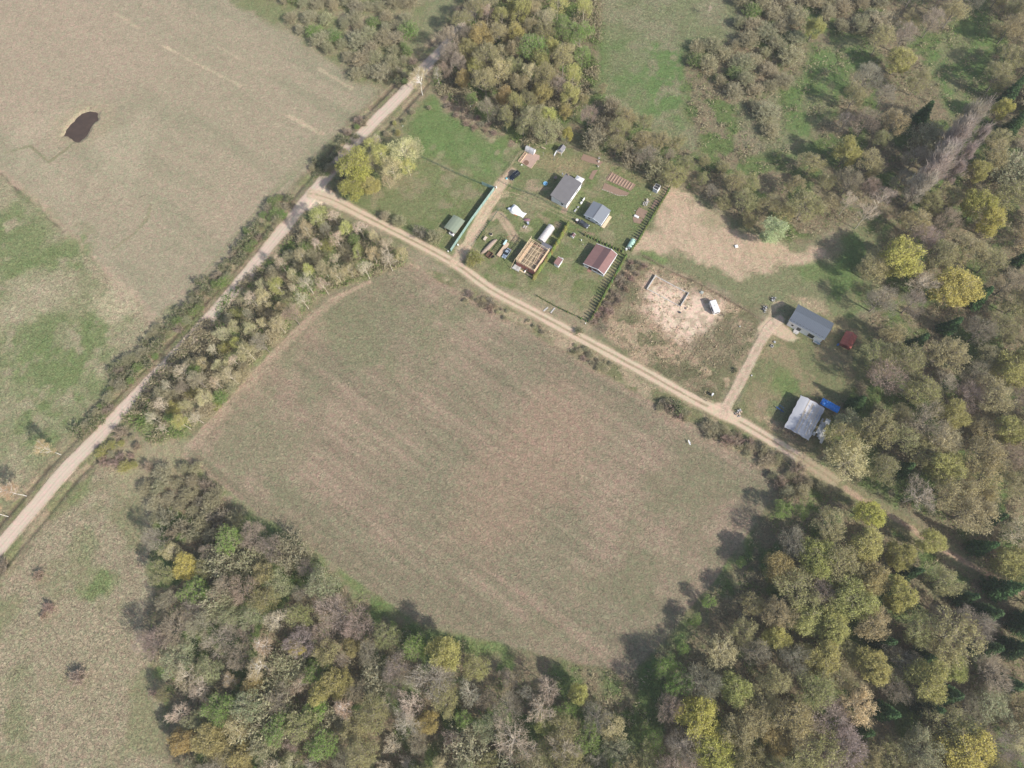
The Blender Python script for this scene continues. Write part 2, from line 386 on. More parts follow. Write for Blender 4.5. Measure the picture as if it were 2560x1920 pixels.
for pts in [[(1760, 110), (1850, 60), (1890, 110), (1820, 200), (1740, 330), (1690, 330), (1690, 230)], [(2010, 90), (2130, 0), (2150, 60), (2120, 200), (2060, 260), (2020, 200)], [(1850, 490), (1930, 480), (1900, 560), (1880, 660), (1780, 700), (1720, 640), (1790, 560)]]:
    poly(pts, (0.10, 0.175, 0.045), 5, 0.9, 4, 8, tex=0.55); poly(pts, (0.19, 0.185, 0.10), 5, 0.7, 4, pat=patch(7, 431, 0.5, 0.6))
poly([(1590, 210), (1680, 200), (1720, 330), (1650, 330), (1600, 300)], (0.21, 0.195, 0.125), 6, .7, 4)
# belt of grass round the southern edge of the central field
line([(400, 1000), (520, 1110), (660, 1205), (800, 1290), (900, 1350)], (0.125, 0.185, 0.055), 8, 5, 0.85, 3, 8, pat=patch(9, 440, 0.35, 0.55))
line([(930, 1385), (1080, 1400)], (0.12, 0.185, 0.05), 5, 4, 0.8, 2)
line([(1330, 1480), (1450, 1400), (1580, 1240)], (0.095, 0.17, 0.04), 6, 5, 0.7, 3, 8, pat=patch(9, 445, 0.4, 0.6))
poly([(220, 960), (390, 960), (420, 1040), (320, 1080), (240, 1050)], (0.28, 0.25, 0.155), 6, 0.8, 4, tex=0.55)
# --- central field
CF = [(885, 572), (1000, 635), (1225, 765), (1470, 903), (1695, 1035), (1640, 1120), (1545, 1250), (1440, 1375), (1350, 1475), (1320, 1448), (1080, 1390), (905, 1345), (800, 1275), (640, 1162), (500, 1065), (392, 985), (440, 920), (505, 850), (650, 695), (715, 632)]
def cfcol(x, y):
    n = fbm(x, y, 30, 450)
    ca, sa = math.cos(AX), math.sin(AX); u = x*ca+y*sa; v = -x*sa+y*ca
    s = fbm(u/60, v/2.2, 1.0, 455, 4); s2 = fbm(u/22, v/1.7, 1.0, 459, 3)
    k = np.clip((n*0.6+s*0.4-0.42)/0.2, 0, 1)[:, None]
    c = (1-k)*np.array([0.208, 0.184, 0.124])+k*np.array([0.272, 0.210, 0.155])
    return c*(0.82+0.36*s2[:, None])
poly(CF, cfcol, 1.2, 1, 0.8, 5, tex=0.62)
poly([(905, 590), (1040, 665), (850, 850), (700, 750), (660, 700), (730, 640)], (0.178, 0.182, 0.105), 10, 0.8, 5, pat=patch(12, 461, 0.35, 0.55))
poly([(640, 720), (560, 860), (420, 980), (520, 1060), (700, 1150), (640, 1000), (700, 850)], (0.182, 0.184, 0.11), 12, 0.7, 6, pat=patch(14, 463, 0.35, 0.58))
poly([(1480, 940), (1680, 1050), (1400, 1420), (1100, 1370), (1330, 1120)], (0.172, 0.165, 0.10), 14, 0.8, 8, tex=0.5, pat=patch(16, 465, 0.35, 0.6))
poly([(1180, 820), (1330, 900), (1250, 1060), (1060, 1200), (960, 1140), (1050, 950)], (0.29, 0.205, 0.15), 18, 0.6, 8)
for k in range(-2, 16):
    line([(520+k*42, 850+k*8), (1150+k*42, 1215+k*8)], (0.21, 0.19, 0.13), 0.8, 0.8, 0.18, 0.4, 9, pat=patch(18, 470+k, 0.42, 0.6))
for off, a in ((0, .75), (8, .5), (16, .4)):
    line([(400+off, 968), (470+off, 892), (505+off, 852), (600+off, 750), (652+off, 700), (716+off, 645), (800, 610-off*.3)], (0.36, 0.27, 0.205), 1.3, 1.0, a, 0.8, 5)
line([(885, 575), (1000, 638), (1225, 768), (1470, 906)], (0.30, 0.215, 0.16), 2.5, 2, 0.5, 1, 6)
# --- verge south of the dirt track
VG = [(885, 568), (1010, 612), (1060, 645), (1150, 690), (1400, 825), (1540, 900), (1700, 985), (1760, 1040), (1700, 1040), (1470, 900), (1225, 762), (1000, 632)]
poly(VG, (0.245, 0.21, 0.135), 1.5, 0.9, 1.5, tex=0.6)
poly(VG, (0.14, 0.155, 0.065), 1.5, 0.8, 1.5, pat=patch(7, 480, 0.42, 0.56)); poly(VG, (0.34, 0.265, 0.185), 1.5, .8, 1.5, pat=patch(5, 484, 0.52, 0.6))
# --- green yards
YD = [(930, 205), (1010, 215), (1100, 290), (1135, 320), (1180, 305), (1300, 338), (1440, 390), (1445, 400), (1360, 545), (1270, 697), (1145, 640), (1040, 600), (985, 562), (880, 520), (790, 470), (720, 430), (690, 395), (780, 300), (840, 250)]
poly(YD, (0.150, 0.176, 0.072), 1.5, 1, 1, tex=0.6)
poly(YD, (0.125, 0.17, 0.052), 1.5, 0.7, 1, pat=patch(10, 490, 0.43, 0.58))
poly(YD, (0.24, 0.21, 0.13), 1.5, 0.65, 1, pat=patch(5, 494, 0.52, 0.66))
poly([(940, 215), (1040, 255), (1110, 320), (1070, 395), (960, 345), (905, 330), (890, 260)], (0.105, 0.19, 0.048), 5, 0.7, 3)
poly([(1000, 330), (1115, 335), (1090, 380), (1030, 370)], (0.235, 0.215, 0.13), 8, 0.5, 4, pat=patch(4, 497, 0.4, 0.6))
poly([(1180, 330), (1290, 350), (1250, 370), (1190, 370), (1150, 355)], (0.28, 0.215, 0.125), 6, 0.55, 3)
poly([(1300, 355), (1400, 385), (1420, 400), (1300, 375)], (0.25, 0.205, 0.11), 5, 0.6, 3)
poly([(940, 200), (1010, 225), (1085, 290), (1060, 300), (1000, 262), (960, 235)], (0.27, 0.20, 0.155), 4, 0.85, 2, tex=0.8)
poly([(1130, 330), (1160, 320), (1155, 355), (1115, 350)], (0.20, 0.20, 0.11), 3, .5, 3)
line([(1160, 640), (1275, 700), (1250, 705), (1120, 650)], (0.27, 0.225, 0.15), 8, 4, 0.7, 2, tex=.5)
poly([(1240, 640), (1300, 610), (1320, 600), (1270, 690)], (0.27, 0.22, 0.13), 5, .5, 3, pat=patch(2.5, 499, 0.45, 0.6))
line([(870, 505), (935, 540), (985, 565)], (0.12, 0.175, 0.055), 6, 4, 0.6, 2)
for pts, col, fw in [([(930, 1270), (1560, 740)], 0, 0)]: pass
blob((1230+50, 462), 0.1, SOIL and (0.3, 0.2, 0.15), 0.4, 0.0)
# worn earth, beds and heaps
poly([(1500, 1580), (1730, 1170), (1790, 1250), (1620, 1600)], (0.33, 0.235, 0.175), 0.8, 0.9, 0.5, 3, tex=0.5, f=K2)
poly([(290, 1440), (940, 1560), (930, 1640), (700, 1600), (280, 1370)], (0.30, 0.20, 0.15), 1.0, 0.85, 0.6, 3, f=PC)
poly([(1010, 560), (1160, 540), (1260, 600), (1150, 680), (980, 640)], (0.38, 0.30, 0.21), 1.5, 0.8, 1, 3, tex=0.7, f=K4)
poly([(1370, 270), (1600, 400), (1540, 480), (1480, 460), (1350, 310)], (0.28, 0.22, 0.14), 1, 0.7, 1, 3, tex=0.7, f=K4)
poly([(1720, 460), (1860, 470), (1820, 560), (1720, 560)], (0.30, 0.215, 0.16), 1, 0.7, 0.6, 3, f=K4)
poly([(1420, 1060), (1000, 1150), (760, 1080), (900, 1050)], (0.33, 0.25, 0.18), 1, 0.6, 0.8, 3, f=K2)
blob((875, 985), 1.4, (0.32, 0.24, 0.17), 0.6, 0.7, 1, 1.2, .4, f=K2)
blob((500, 160), 1.5, (0.22, 0.165, 0.13), 0.6, 0.9, 1, 1.3, .4, tex=0.8, f=K2)
for c in [(620, 150), (700, 190), (190, 340), (390, 310), (560, 200), (90, 90)]: blob(c, 1.1, (0.30, 0.26, 0.17), 0.8, 0.6, 1, 1.5, .5, f=K2)
for c in [(120, 160), (240, 250), (600, 700), (700, 820), (520, 1480)]: blob(c, 1.2, (0.26, 0.23, 0.14), 0.9, 0.5, 1, 1.5, .6, f=K1)
blob((210, 1020), 2.6, (0.165, 0.15, 0.085), 0.25, 0.35, 0, 1, 0.05, f=K5)
# --- tan reed field and belts east of the hedge
RF = [(1445, 408), (1480, 425), (1560, 470), (1640, 525), (1700, 535), (1760, 550), (1700, 572), (1660, 600), (1560, 585), (1500, 560), (1420, 545), (1385, 530)]
poly([(1450, 400), (1640, 500), (1760, 545), (1800, 620), (1780, 700), (1690, 680), (1560, 620), (1430, 570), (1380, 560), (1310, 660), (1275, 700), (1262, 695), (1360, 540)], (0.175, 0.185, 0.095), 2, 1, 2, tex=0.6)
poly(RF, (0.42, 0.315, 0.23), 4, 1, 7, 7, tex=0.45); poly(RF, (0.33, 0.26, 0.18), 3, .6, 2.5, 6, pat=streak(1.9, 3.5, .9, 570, .48, .58)); poly(RF, (0.24, 0.225, 0.13), 3, .6, 2.5, 6, pat=patch(9, 575, .55, .66))
poly([(1380, 535), (1440, 560), (1430, 572), (1385, 562)], (0.115, 0.19, 0.05), 2, 0.8, 2)
poly([(1700, 570), (1790, 560), (1800, 600), (1730, 610)], (0.115, 0.185, 0.05), 4, .7, 3)
poly([(1700, 635), (1780, 650), (1800, 690), (1740, 670)], (0.38, 0.30, 0.20), 3, .8, 3, tex=.8)
# --- vacant sandy lot
VL = [(1352, 562), (1400, 568), (1430, 575), (1500, 600), (1645, 692), (1600, 790), (1555, 868), (1400, 800), (1290, 710), (1275, 690)]
poly(VL, (0.22, 0.185, 0.115), 1.5, 1, 1.5, tex=0.65)
poly(VL, (0.12, 0.13, 0.06), 1.5, 0.7, 1.5, pat=patch(6, 520, 0.46, 0.58))
poly(VL, (0.37, 0.275, 0.19), 1.5, 0.8, 1.5, pat=patch(4, 524, 0.50, 0.58))
poly([(1400, 595), (1480, 615), (1560, 650), (1545, 700), (1500, 745), (1470, 750), (1420, 700), (1385, 660)], (0.47, 0.345, 0.275), 5, 0.9, 3, 5, tex=0.45)
poly([(1400, 615), (1475, 628), (1550, 665), (1525, 725), (1470, 740), (1415, 690)], (0.57, 0.44, 0.36), 5, 0.9, 3, 4, tex=0.22)
poly([(1400, 590), (1560, 640), (1545, 740), (1430, 740), (1385, 660)], (0.17, 0.14, 0.085), 3, 0.45, 3, pat=patch(2.2, 528, 0.55, 0.61))
poly([(1480, 720), (1530, 750), (1480, 800), (1420, 780), (1370, 720), (1390, 690)], (0.36, 0.26, 0.18), 4, .7, 3, 4, tex=0.85, pat=patch(2.5, 530, 0.38, 0.55))
poly([(1390, 790), (1480, 780), (1550, 830), (1540, 865), (1440, 810)], (0.125, 0.12, 0.065), 4, .7, 2, 4, tex=.8)
poly([(1545, 690), (1630, 700), (1590, 790), (1520, 790), (1490, 750)], (0.15, 0.135, 0.08), 4, .7, 2, 4)
for k in range(7):
    line([(1240-k*38, 920+k*4), (1090-k*38+30, 1130+k*2)], (0.13, 0.10, 0.07), 0.35, 0.3, 0.6, 0.3, 3, f=K6)
    line([(1700-k*60, 640+k*14), (1500-k*60, 950+k*14)], (0.12, 0.11, 0.065), 0.35, 0.4, 0.5, 0.4, 3, f=K6)
line([(570, 0), (900, 190), (1100, 270), (1400, 430), (1700, 600), (1860, 700)], (0.12, 0.09, 0.06), 0.9, 0.8, 0.75, 0.5, 4, f=K6)
line([(390, 260), (250, 470), (130, 640), (90, 760)], (0.15, 0.125, 0.095), 4.5, 3, 0.8, 2, 4, tex=0.95, f=K6)
poly([(0, 480), (120, 700), (0, 690)], (0.27, 0.21, 0.14), 3, .6, 2, f=K6)
# --- plots with the metal house and barn
MP = [(1690, 680), (1760, 680), (1880, 690), (1880, 790), (1800, 880), (1790, 960), (1760, 1010), (1640, 920), (1590, 885), (1620, 790)]
poly(MP, (0.155, 0.165, 0.075), 2, 1, 2, tex=0.5); poly(MP, (0.235, 0.195, 0.11), 2, 0.8, 2, pat=patch(6, 540, 0.47, 0.58))
poly([(640, 700), (720, 740), (760, 860), (660, 900), (560, 830)], (0.11, 0.18, 0.045), 4, .7, 2, f=Q5)
poly([(480, 1030), (560, 1010), (720, 1110), (800, 1240), (700, 1180), (540, 1080)], (0.34, 0.25, 0.165), 2, .8, 2, 4, tex=.85, f=Q5)
poly([(480, 930), (540, 930), (540, 1010), (490, 1000)], (0.30, 0.21, 0.16), 2, .6, 2, 4, f=Q5)
poly([(850, 1310), (930, 1330), (1060, 1430), (1000, 1430)], (0.115, 0.18, 0.05), 2.5, .8, 2, 4, f=Q5)
poly([(640, 560), (760, 400), (860, 420), (1000, 530), (1170, 640), (1235, 690), (1130, 750), (960, 690), (800, 640), (700, 700)], (0.47, 0.36, 0.265), 1.0, 0.9, 0.8, 4, tex=0.25, f=K7)
poly([(850, 190), (1000, 200), (1010, 230), (830, 330), (790, 400), (820, 230)], (0.42, 0.32, 0.23), 1.0, 0.8, 0.8, 4, tex=0.3, f=K7)
# --- far woods and fields round the picture
for i, p in enumerate([[(-2500, -600), (-1500, -2500), (-500, -1200), (-900, -300)], [(600, -1800), (1500, -2500), (2500, -1500), (1500, -500)], [(3200, 0), (5200, 0), (5200, 3600), (3200, 3000)], [(-600, 2300), (2000, 2400), (2000, 3500), (-900, 3200)]]):
    poly(p, (0.09, 0.095, 0.05), 12, 0.9, 20, 40)

# roads: strips at their own height, painted by the same map
MAIN = smooth_line(W([(-160, 1375), (0, 1182), (70, 1100), (135, 1022), (205, 950), (275, 875), (410, 735), (520, 608), (600, 508), (650, 448), (690, 400), (765, 308), (860, 212), (915, 150), (945, 118), (1000, 55), (1060, -30), (1160, -160)]))
TRACK = smooth_line(W([(672, 418), (700, 425), (730, 437), (790, 468), (880, 514), (960, 556), (1010, 588), (1060, 625), (1150, 673), (1250, 727), (1400, 808), (1480, 853), (1545, 886), (1600, 912), (1700, 972), (1790, 1030), (1860, 1078), (1930, 1118), (2010, 1170), (2110, 1228), (2250, 1300)]))
DRV1 = smooth_line(W([(983, 566), (1005, 535), (1040, 470), (1066, 425), (1085, 398), (1105, 372)]))
DRV2 = smooth_line(W([(1560, 895), (1583, 852), (1612, 800), (1635, 755), (1660, 710), (1685, 690)]))
SPUR = smooth_line(W([(940, 1130), (1010, 1080), (1080, 1130), (1170, 1270), (1240, 1400)], K1))
ROADC = (0.47, 0.385, 0.335); TRC = (0.44, 0.345, 0.265)
def wline(w, *a, **k):
    LAYERS.append(('l', w, a[0], k.get('feather', .5), k.get('alpha', 1.), k.get('amp', .3), k.get('ns', 3.), k.get('tex'), k.get('pat'), len(LAYERS), k.get('width', 1.)))
wline(MAIN, (0.20, 0.18, 0.11), width=17, feather=4, amp=1.5, ns=6, tex=0.6, alpha=0.9)
wline(MAIN, (0.28, 0.22, 0.15), width=16, feather=4, amp=1.5, ns=6, alpha=0.8, pat=patch(6, 600, 0.46, 0.58))
wline(MAIN, (0.135, 0.165, 0.06), width=16, feather=4, amp=1.5, ns=6, alpha=0.7, pat=patch(6, 604, 0.50, 0.6))
for off, w, a in ((5.4, 1.2, .75), (-5.6, 1.2, .7)):
    wline(offset_line(MAIN, off), (0.11, 0.085, 0.06), width=w, feather=1.0, amp=0.8, ns=5, alpha=a, pat=patch(12, 606, 0.38, 0.5))
ROAD_LAYERS_START = len(LAYERS)
wline(MAIN, ROADC, width=4.7, feather=0.9, amp=0.45, ns=4, tex=0.12)
wline(MAIN, (0.40, 0.30, 0.245), width=5.4, feather=1.5, amp=0.6, ns=4, alpha=0.35)
wline(MAIN, (0.48, 0.395, 0.35), width=3.1, feather=0.8, amp=0.3, ns=4, alpha=0.8)
for off, w, a in ((-0.1, 0.3, .55), (-1.25, .22, .4), (1.0, .22, .35)):
    wline(offset_line(MAIN, off), (0.34, 0.265, 0.21), width=w, feather=0.35, amp=0.12, ns=6, alpha=a)
poly([(672, 410), (700, 405), (735, 425), (790, 462), (780, 472), (725, 448), (700, 438), (672, 455), (655, 452)], (0.53, 0.43, 0.35), 1.0, 0.95, 0.6, 4, tex=0.12)
wline(TRACK, (0.36, 0.285, 0.195), width=4.3, feather=1.2, amp=0.7, ns=4, alpha=0.8, tex=0.3)
T1 = TRACK
for off in (-0.95, 0.95):
    wline(offset_line(T1, off), (0.47, 0.37, 0.285), width=1.25, feather=0.6, amp=0.3, ns=5, tex=0.15)
wline(T1, (0.27, 0.215, 0.14), width=0.55, feather=0.5, amp=0.3, ns=4, alpha=0.65)
T2 = [p for p in TRACK if p[0] > D(1700, 972)[0]]
wline(T2, (0.27, 0.225, 0.14), width=4.0, feather=1.2, amp=0.5, ns=4, alpha=0.75)
T3 = [p for p in TRACK if p[0] > D(1790, 1030)[0]]
wline(T3, (0.19, 0.185, 0.095), width=5.5, feather=1.2, amp=0.5, ns=4, alpha=0.9, tex=.5)
wline(T3, (0.37, 0.26, 0.19), width=1.7, feather=0.9, amp=0.5, ns=4, alpha=0.95)
poly([(1535, 875), (1570, 868), (1600, 905), (1590, 918), (1520, 885)], (0.50, 0.39, 0.295), 1.2, 0.9, 0.7, 4, tex=0.15)
wline(DRV1, (0.47, 0.355, 0.26), width=4.2, feather=1.2, amp=1.0, ns=4, alpha=0.95, tex=0.35)
wline(DRV1, (0.34, 0.25, 0.175), width=4.0, feather=1.2, amp=0.8, ns=3, alpha=0.6, pat=streak(GA, 7, .9, 610, .48, .58))
wline(DRV2, (0.45, 0.345, 0.27), width=3.4, feather=0.9, amp=0.5, ns=4, alpha=0.95, tex=0.3)
wline(DRV2, (0.29, 0.225, 0.165), width=1.0, feather=0.8, amp=0.5, ns=2, alpha=0.6, pat=patch(2, 612, 0.42, 0.56))
for off in (-0.85, 0.85): wline(offset_line(SPUR, off), (0.43, 0.32, 0.225), width=1.2, feather=0.7, amp=0.5, ns=3, alpha=0.85, tex=0.3)
wline(SPUR, (0.36, 0.27, 0.19), width=3.2, feather=1.0, amp=0.8, ns=3, alpha=.65, tex=.4)
LOOP = smooth_line(W([(1000, 850), (1130, 800), (1290, 830), (1500, 910), (1750, 1010), (1950, 1110), (2100, 1180)], K1))
for off in (-0.75, 0.75): wline(offset_line(LOOP, off), (0.31, 0.26, 0.155), width=0.45, feather=0.5, amp=0.25, ns=4, alpha=0.75)
wline(LOOP[:3], (0.38, 0.29, 0.20), width=2.6, feather=1.2, amp=0.5, ns=4, alpha=0.6)
poly([(1000, 690), (1150, 640), (1260, 620), (1180, 760), (1050, 840), (960, 830)], (0.40, 0.31, 0.21), 1.5, 0.55, 1, 3, f=K1, pat=patch(3, 615, .4, .55))

# ------------------------------------------------------------------ the ground sheet and the painted strips
POND_C = D(174, 268)
POND_P = [G(a/2.572, b/2.572) for a, b in [(400, 868), (440, 800), (515, 722), (570, 700), (632, 722), (640, 775), (590, 800), (560, 860), (505, 900), (440, 885)]]
def zrel(x, y):
    z = -0.10*(fbm(x, y, 2.2, 700, 3)) * 1.0
    z = z-1.15*np.clip((sdist(x, y, POND_P)+2.6*(fbm(x, y, 3.5, 705, 3)-0.5))/2.4+0.42, 0, 1)
    for ln, w, dep in ((W([(0, 375), (60, 432), (135, 500)]), 1.2, .35), (offset_line(MAIN, 5.4), 1.3, .45), (offset_line(MAIN, -5.6), 1.3, .45)):
        z = z-dep*np.clip(1-ldist(x, y, ln)/w, 0, 1)
    return z
def setcol(me, x, y):
    C = paint(x, y); at = me.color_attributes.new('Col', 'FLOAT_COLOR', 'POINT'); at.data.foreach_set('color', C.ravel())
def axis(lo, hi, step, far):
    c = np.arange(lo, hi+step, step); out = []; s = step; p = hi
    while p < far: s *= 1.25; p += s; out.append(p)
    out2 = []; s = step; p = lo
    while p > -far: s *= 1.25; p -= s; out2.append(p)
    return np.array(out2[::-1]+list(c)+out, np.float32)
def grid_mesh(name, xs, ys, relief):
    X, Y = np.meshgrid(xs, ys, indexing='ij'); x = X.ravel(); y = Y.ravel()
    nx, ny = len(xs), len(ys); z = zrel(x, y) if relief else np.zeros_like(x)
    me = bpy.data.meshes.new(name); me.vertices.add(nx*ny)
    me.vertices.foreach_set('co', np.stack([x, y, z], 1).astype(np.float32).ravel())
    I = (np.arange(nx-1)[:, None]*ny+np.arange(ny-1)[None]).ravel()
    q = np.stack([I, I+ny, I+ny+1, I+1], 1).astype(np.int32); nf = len(q)
    me.loops.add(nf*4); me.loops.foreach_set('vertex_index', q.ravel())
    me.polygons.add(nf); me.polygons.foreach_set('loop_start', np.arange(0, nf*4, 4, dtype=np.int32))
    me.polygons.foreach_set('use_smooth', np.ones(nf, bool))
    me.materials.append(GROUND); me.update(calc_edges=True); me.validate()
    setcol(me, x, y)
    o = bpy.data.objects.new(name, me); COL.objects.link(o); return tag(o, kind='structure')
grid_mesh('ground', axis(-245, 215, 0.42, 2400), axis(-55, 275, 0.42, 2400), True)
def strip(name, w, width, z, step=0.7, cross=0.22):
    pts = []; acc = 0
    w = smooth_line(w, step); n = len(w); m = int(width/cross)+1
    L = [np.array(offset_line(w, o)) for o in np.linspace(width/2, -width/2, m)]
    A = np.stack(L, 1)  # n,m,2
    x = A[:, :, 0].ravel(); y = A[:, :, 1].ravel()
    ed = np.abs(np.linspace(-1, 1, m))
    zz = np.tile(np.where(ed > 0.999, -0.12, 0.0), (n, 1)).ravel()+z+0.03*(fbm(x, y, 1.5, 720, 2)-0.5)
    me = bpy.data.meshes.new(name); me.vertices.add(n*m); me.vertices.foreach_set('co', np.stack([x, y, zz], 1).astype(np.float32).ravel())
    I = (np.arange(n-1)[:, None]*m+np.arange(m-1)[None]).ravel(); q = np.stack([I, I+m, I+m+1, I+1], 1).astype(np.int32); nf = len(q)
    me.loops.add(nf*4); me.loops.foreach_set('vertex_index', q.ravel()); me.polygons.add(nf)
    me.polygons.foreach_set('loop_start', np.arange(0, nf*4, 4, dtype=np.int32)); me.polygons.foreach_set('use_smooth', np.ones(nf, bool))
    me.materials.append(GROUND); me.update(calc_edges=True); setcol(me, x, y)
    o = bpy.data.objects.new(name, me); COL.objects.link(o); return tag(o, kind='structure')
strip('gravel_road', MAIN, 5.6, 0.05)
strip('dirt_track', TRACK, 4.4, 0.035)
strip('driveway', DRV1, 4.6, 0.025)
strip('driveway', DRV2, 3.8, 0.025)
# pond
pm, pt, pb, po = nt('pond_water'); pb.inputs['Base Color'].default_value = (0.035, 0.024, 0.02, 1); pb.inputs['Roughness'].default_value = 0.35
pb.inputs['Specular IOR Level'].default_value = 0.25
pn = node(pt, 'ShaderNodeTexNoise'); pn.inputs['Scale'].default_value = 0.5; pn.inputs['Detail'].default_value = 5
pg = node(pt, 'ShaderNodeNewGeometry'); pt.links.new(pg.outputs['Position'], pn.inputs['Vector'])
pr = node(pt, 'ShaderNodeMix', data_type='RGBA'); pr.inputs[6].default_value = (0.04, 0.028, 0.022, 1); pr.inputs[7].default_value = (0.11, 0.075, 0.055, 1)
pt.links.new(pn.outputs[0], pr.inputs[0]); pt.links.new(pr.outputs[2], pb.inputs['Base Color'])
tag(MB().prism([(POND_C[0]+11*math.cos(t), POND_C[1]+9*math.sin(t)) for t in np.linspace(0, 2*math.pi, 24, endpoint=False)], -1.25, -0.62).build('pond_water', pm), kind='structure')

# ------------------------------------------------------------------ trees: a few crowns of each kind, then copies
def quads_mesh(P, A, B):
    """P centres, A and B half-axes -> verts, faces"""
    n = len(P); v = np.stack([P-A-B, P+A-B, P+A+B, P-A+B], 1).reshape(-1, 3)
    return v, (np.arange(n)[:, None]*4+np.arange(4)[None])
def unit(v): return v/np.maximum(np.linalg.norm(v, axis=-1, keepdims=True), 1e-9)
def twig_quads(r, S, Dr, L, w):
    """thin strips from S along Dr"""
    side = unit(np.cross(Dr, unit(r.normal(size=Dr.shape))))
    P = S+Dr*L[:, None]*0.5
    return quads_mesh(P, Dr*L[:, None]*0.5, side*w[:, None]*0.5)
def arr_mesh(name, parts, mats):
    """parts: list of (verts, faces, material index)"""
    me = bpy.data.meshes.new(name); V = np.concatenate([p[0] for p in parts]).astype(np.float32)
    F = []; M = []; b = 0
    for v, f, mi in parts: F.append(f+b); M.append(np.full(len(f), mi, np.int32)); b += len(v)
    F = np.concatenate(F).astype(np.int32); M = np.concatenate(M)
    me.vertices.add(len(V)); me.vertices.foreach_set('co', V.ravel()); me.loops.add(F.size); me.loops.foreach_set('vertex_index', F.ravel())
    me.polygons.add(len(F)); me.polygons.foreach_set('loop_start', np.arange(0, F.size, 4, dtype=np.int32))
    for x in mats: me.materials.append(x)
    me.polygons.foreach_set('material_index', M); me.update(calc_edges=True); return me
def tree_proto(kind, seed, H=12.0, R=4.6, base=0.32, limbs=16, subs=7, twigs=11, leaves=0, trunkr=.020, leaf=0.26, tw=0.055, tl=1.1, barkm=None, crownm=None, up=0.35, droop=0.0, top=1.0, lobes=0.28, shell=1500):
    r = np.random.default_rng(seed)
    mb = MB(); wob = r.normal(size=(7, 2))*0.02*H
    tp = [(wob[i, 0]*i/6, wob[i, 1]*i/6, H*top*0.86*i/6) for i in range(7)]; tr = [trunkr*H*(1-0.14*i) for i in range(7)]
    mb.tube(tp, tr, 6)
    def trunk_at(z):
        t = min(max(z/(H*top*0.86), 0), 0.999)*6; i = int(t); a = np.array(tp[i]); b = np.array(tp[i+1]); return a+(b-a)*(t-i)
    cz = H*(base+1)/2; hz = H*(1-base)/2
    lob = r.normal(size=(9, 3)); lob = unit(lob); la = r.random(9)
    nb = 13; BC = []; BR = []; ell = 0.8+0.4*r.random(); ea = r.random()*3.14
    for i in range(nb):
        a = i*2.4+r.normal()*.35; q = (i+.5)/nb; cx_ = .72*math.sqrt(q)*(1+lobes*(r.random()-.5)*1.6)
        x_, y_ = cx_*math.cos(a)*R, cx_*math.sin(a)*R; xr = (x_*math.cos(ea)+y_*math.sin(ea))*ell; yr = (-x_*math.sin(ea)+y_*math.cos(ea))/ell
        BC.append((xr*math.cos(ea)-yr*math.sin(ea), xr*math.sin(ea)+yr*math.cos(ea), cz+hz*(.62*math.sqrt(max(0, 1-q*.95))-.12+.22*r.normal()*.6))); BR.append(R*(.27+.22*r.random()))
    for i in range(4):
        a = r.random()*6.28; BC.append((.45*R*math.cos(a), .45*R*math.sin(a), cz-hz*.45)); BR.append(R*.4)
    BC = np.array(BC); BR = np.array(BR)
    TS, TD, TL, LC = [], [], [], []
    for i in range(limbs):
        u = unit(np.array([math.cos(i*2.4), math.sin(i*2.4), 0])*1.0+np.array([0, 0, (i+0.5)/limbs*2.1-0.85])+r.normal(size=3)*0.12)
        sc = 1-lobes*0.5+lobes*float(np.max(np.clip(lob@u, 0, 1)**4*la))*1.6-lobes*0.4*r.random()
        e = BC[i % len(BC)]+unit(r.normal(size=3)+BC[i % len(BC)]-np.array([0, 0, cz]))*BR[i % len(BC)]*.45; zs = max(H*base*0.6, e[2]-np.hypot(e[0], e[1])*(0.5+up)-0.05*H); zs = min(zs, H*0.8)
        s0 = trunk_at(zs); mid = s0*0.5+e*0.5+np.array([0, 0, 0.03*H])+r.normal(size=3)*0.02*H
        c = [s0, s0*0.55+mid*0.45+r.normal(size=3)*0.01*H, mid, mid*0.4+e*0.6+r.normal(size=3)*0.015*H, e]
        rr = 0.0085*H; mb.tube([tuple(p) for p in c], [rr, rr*.75, rr*.55, rr*.35, rr*.15], 4, cap=False)
        for k in range(subs):
            t = 0.35+0.65*(k+r.random()*0.6)/subs; j = min(int(t*4), 3); p = c[j]+(c[j+1]-c[j])*(t*4-j)
            dl = unit(unit(e-s0)*0.75+unit(r.normal(size=3))*0.9+np.array([0, 0, up])); Ls = (0.10+0.10*r.random())*H*(1.15-0.5*t)
            q = p+dl*Ls; mb.tube([tuple(p), tuple((p+q)/2+r.normal(size=3)*.03), tuple(q)], [rr*.3, rr*.2, rr*.1], 3, cap=False)
            n = twigs; tt = r.random(n)*0.9+0.1; st = p+(q-p)*tt[:, None]
            dd = unit(dl*0.6+unit(r.normal(size=(n, 3)))*0.85+np.array([0, 0, up*0.8-droop]))
            LL = tl*(0.5+0.8*r.random(n)); TS.append(st); TD.append(dd); TL.append(LL); LC.append(st+dd*LL[:, None]*0.7)
    TS = np.concatenate(TS); TD = np.concatenate(TD); TL = np.concatenate(TL); LC = np.concatenate(LC)
    parts = [(*twig_quads(r, TS, TD, TL, np.full(len(TL), tw)), 0)]
    # fine outer twigs that radiate from the fork of the tree, thinned by a soft clumping
    n = shell*3; nb = len(BC); bi = r.choice(nb, n, p=BR**2/np.sum(BR**2)); u = unit(r.normal(size=(n, 3))); ob = unit(BC-np.array([0, 0, cz-hz*.5]))[bi]
    u = np.where((np.sum(u*ob, 1) < -.25)[:, None], -u, u); rr_ = .35+.65*r.random(n)**.55+.10*r.normal(size=n)
    P = BC[bi]+u*np.array([1, 1, .85])*(BR[bi]*rr_)[:, None]
    ph = r.random((6, 1))*6.28; kk = unit(r.normal(size=(6, 3)))*(2.6+2.0*r.random((6, 1)))
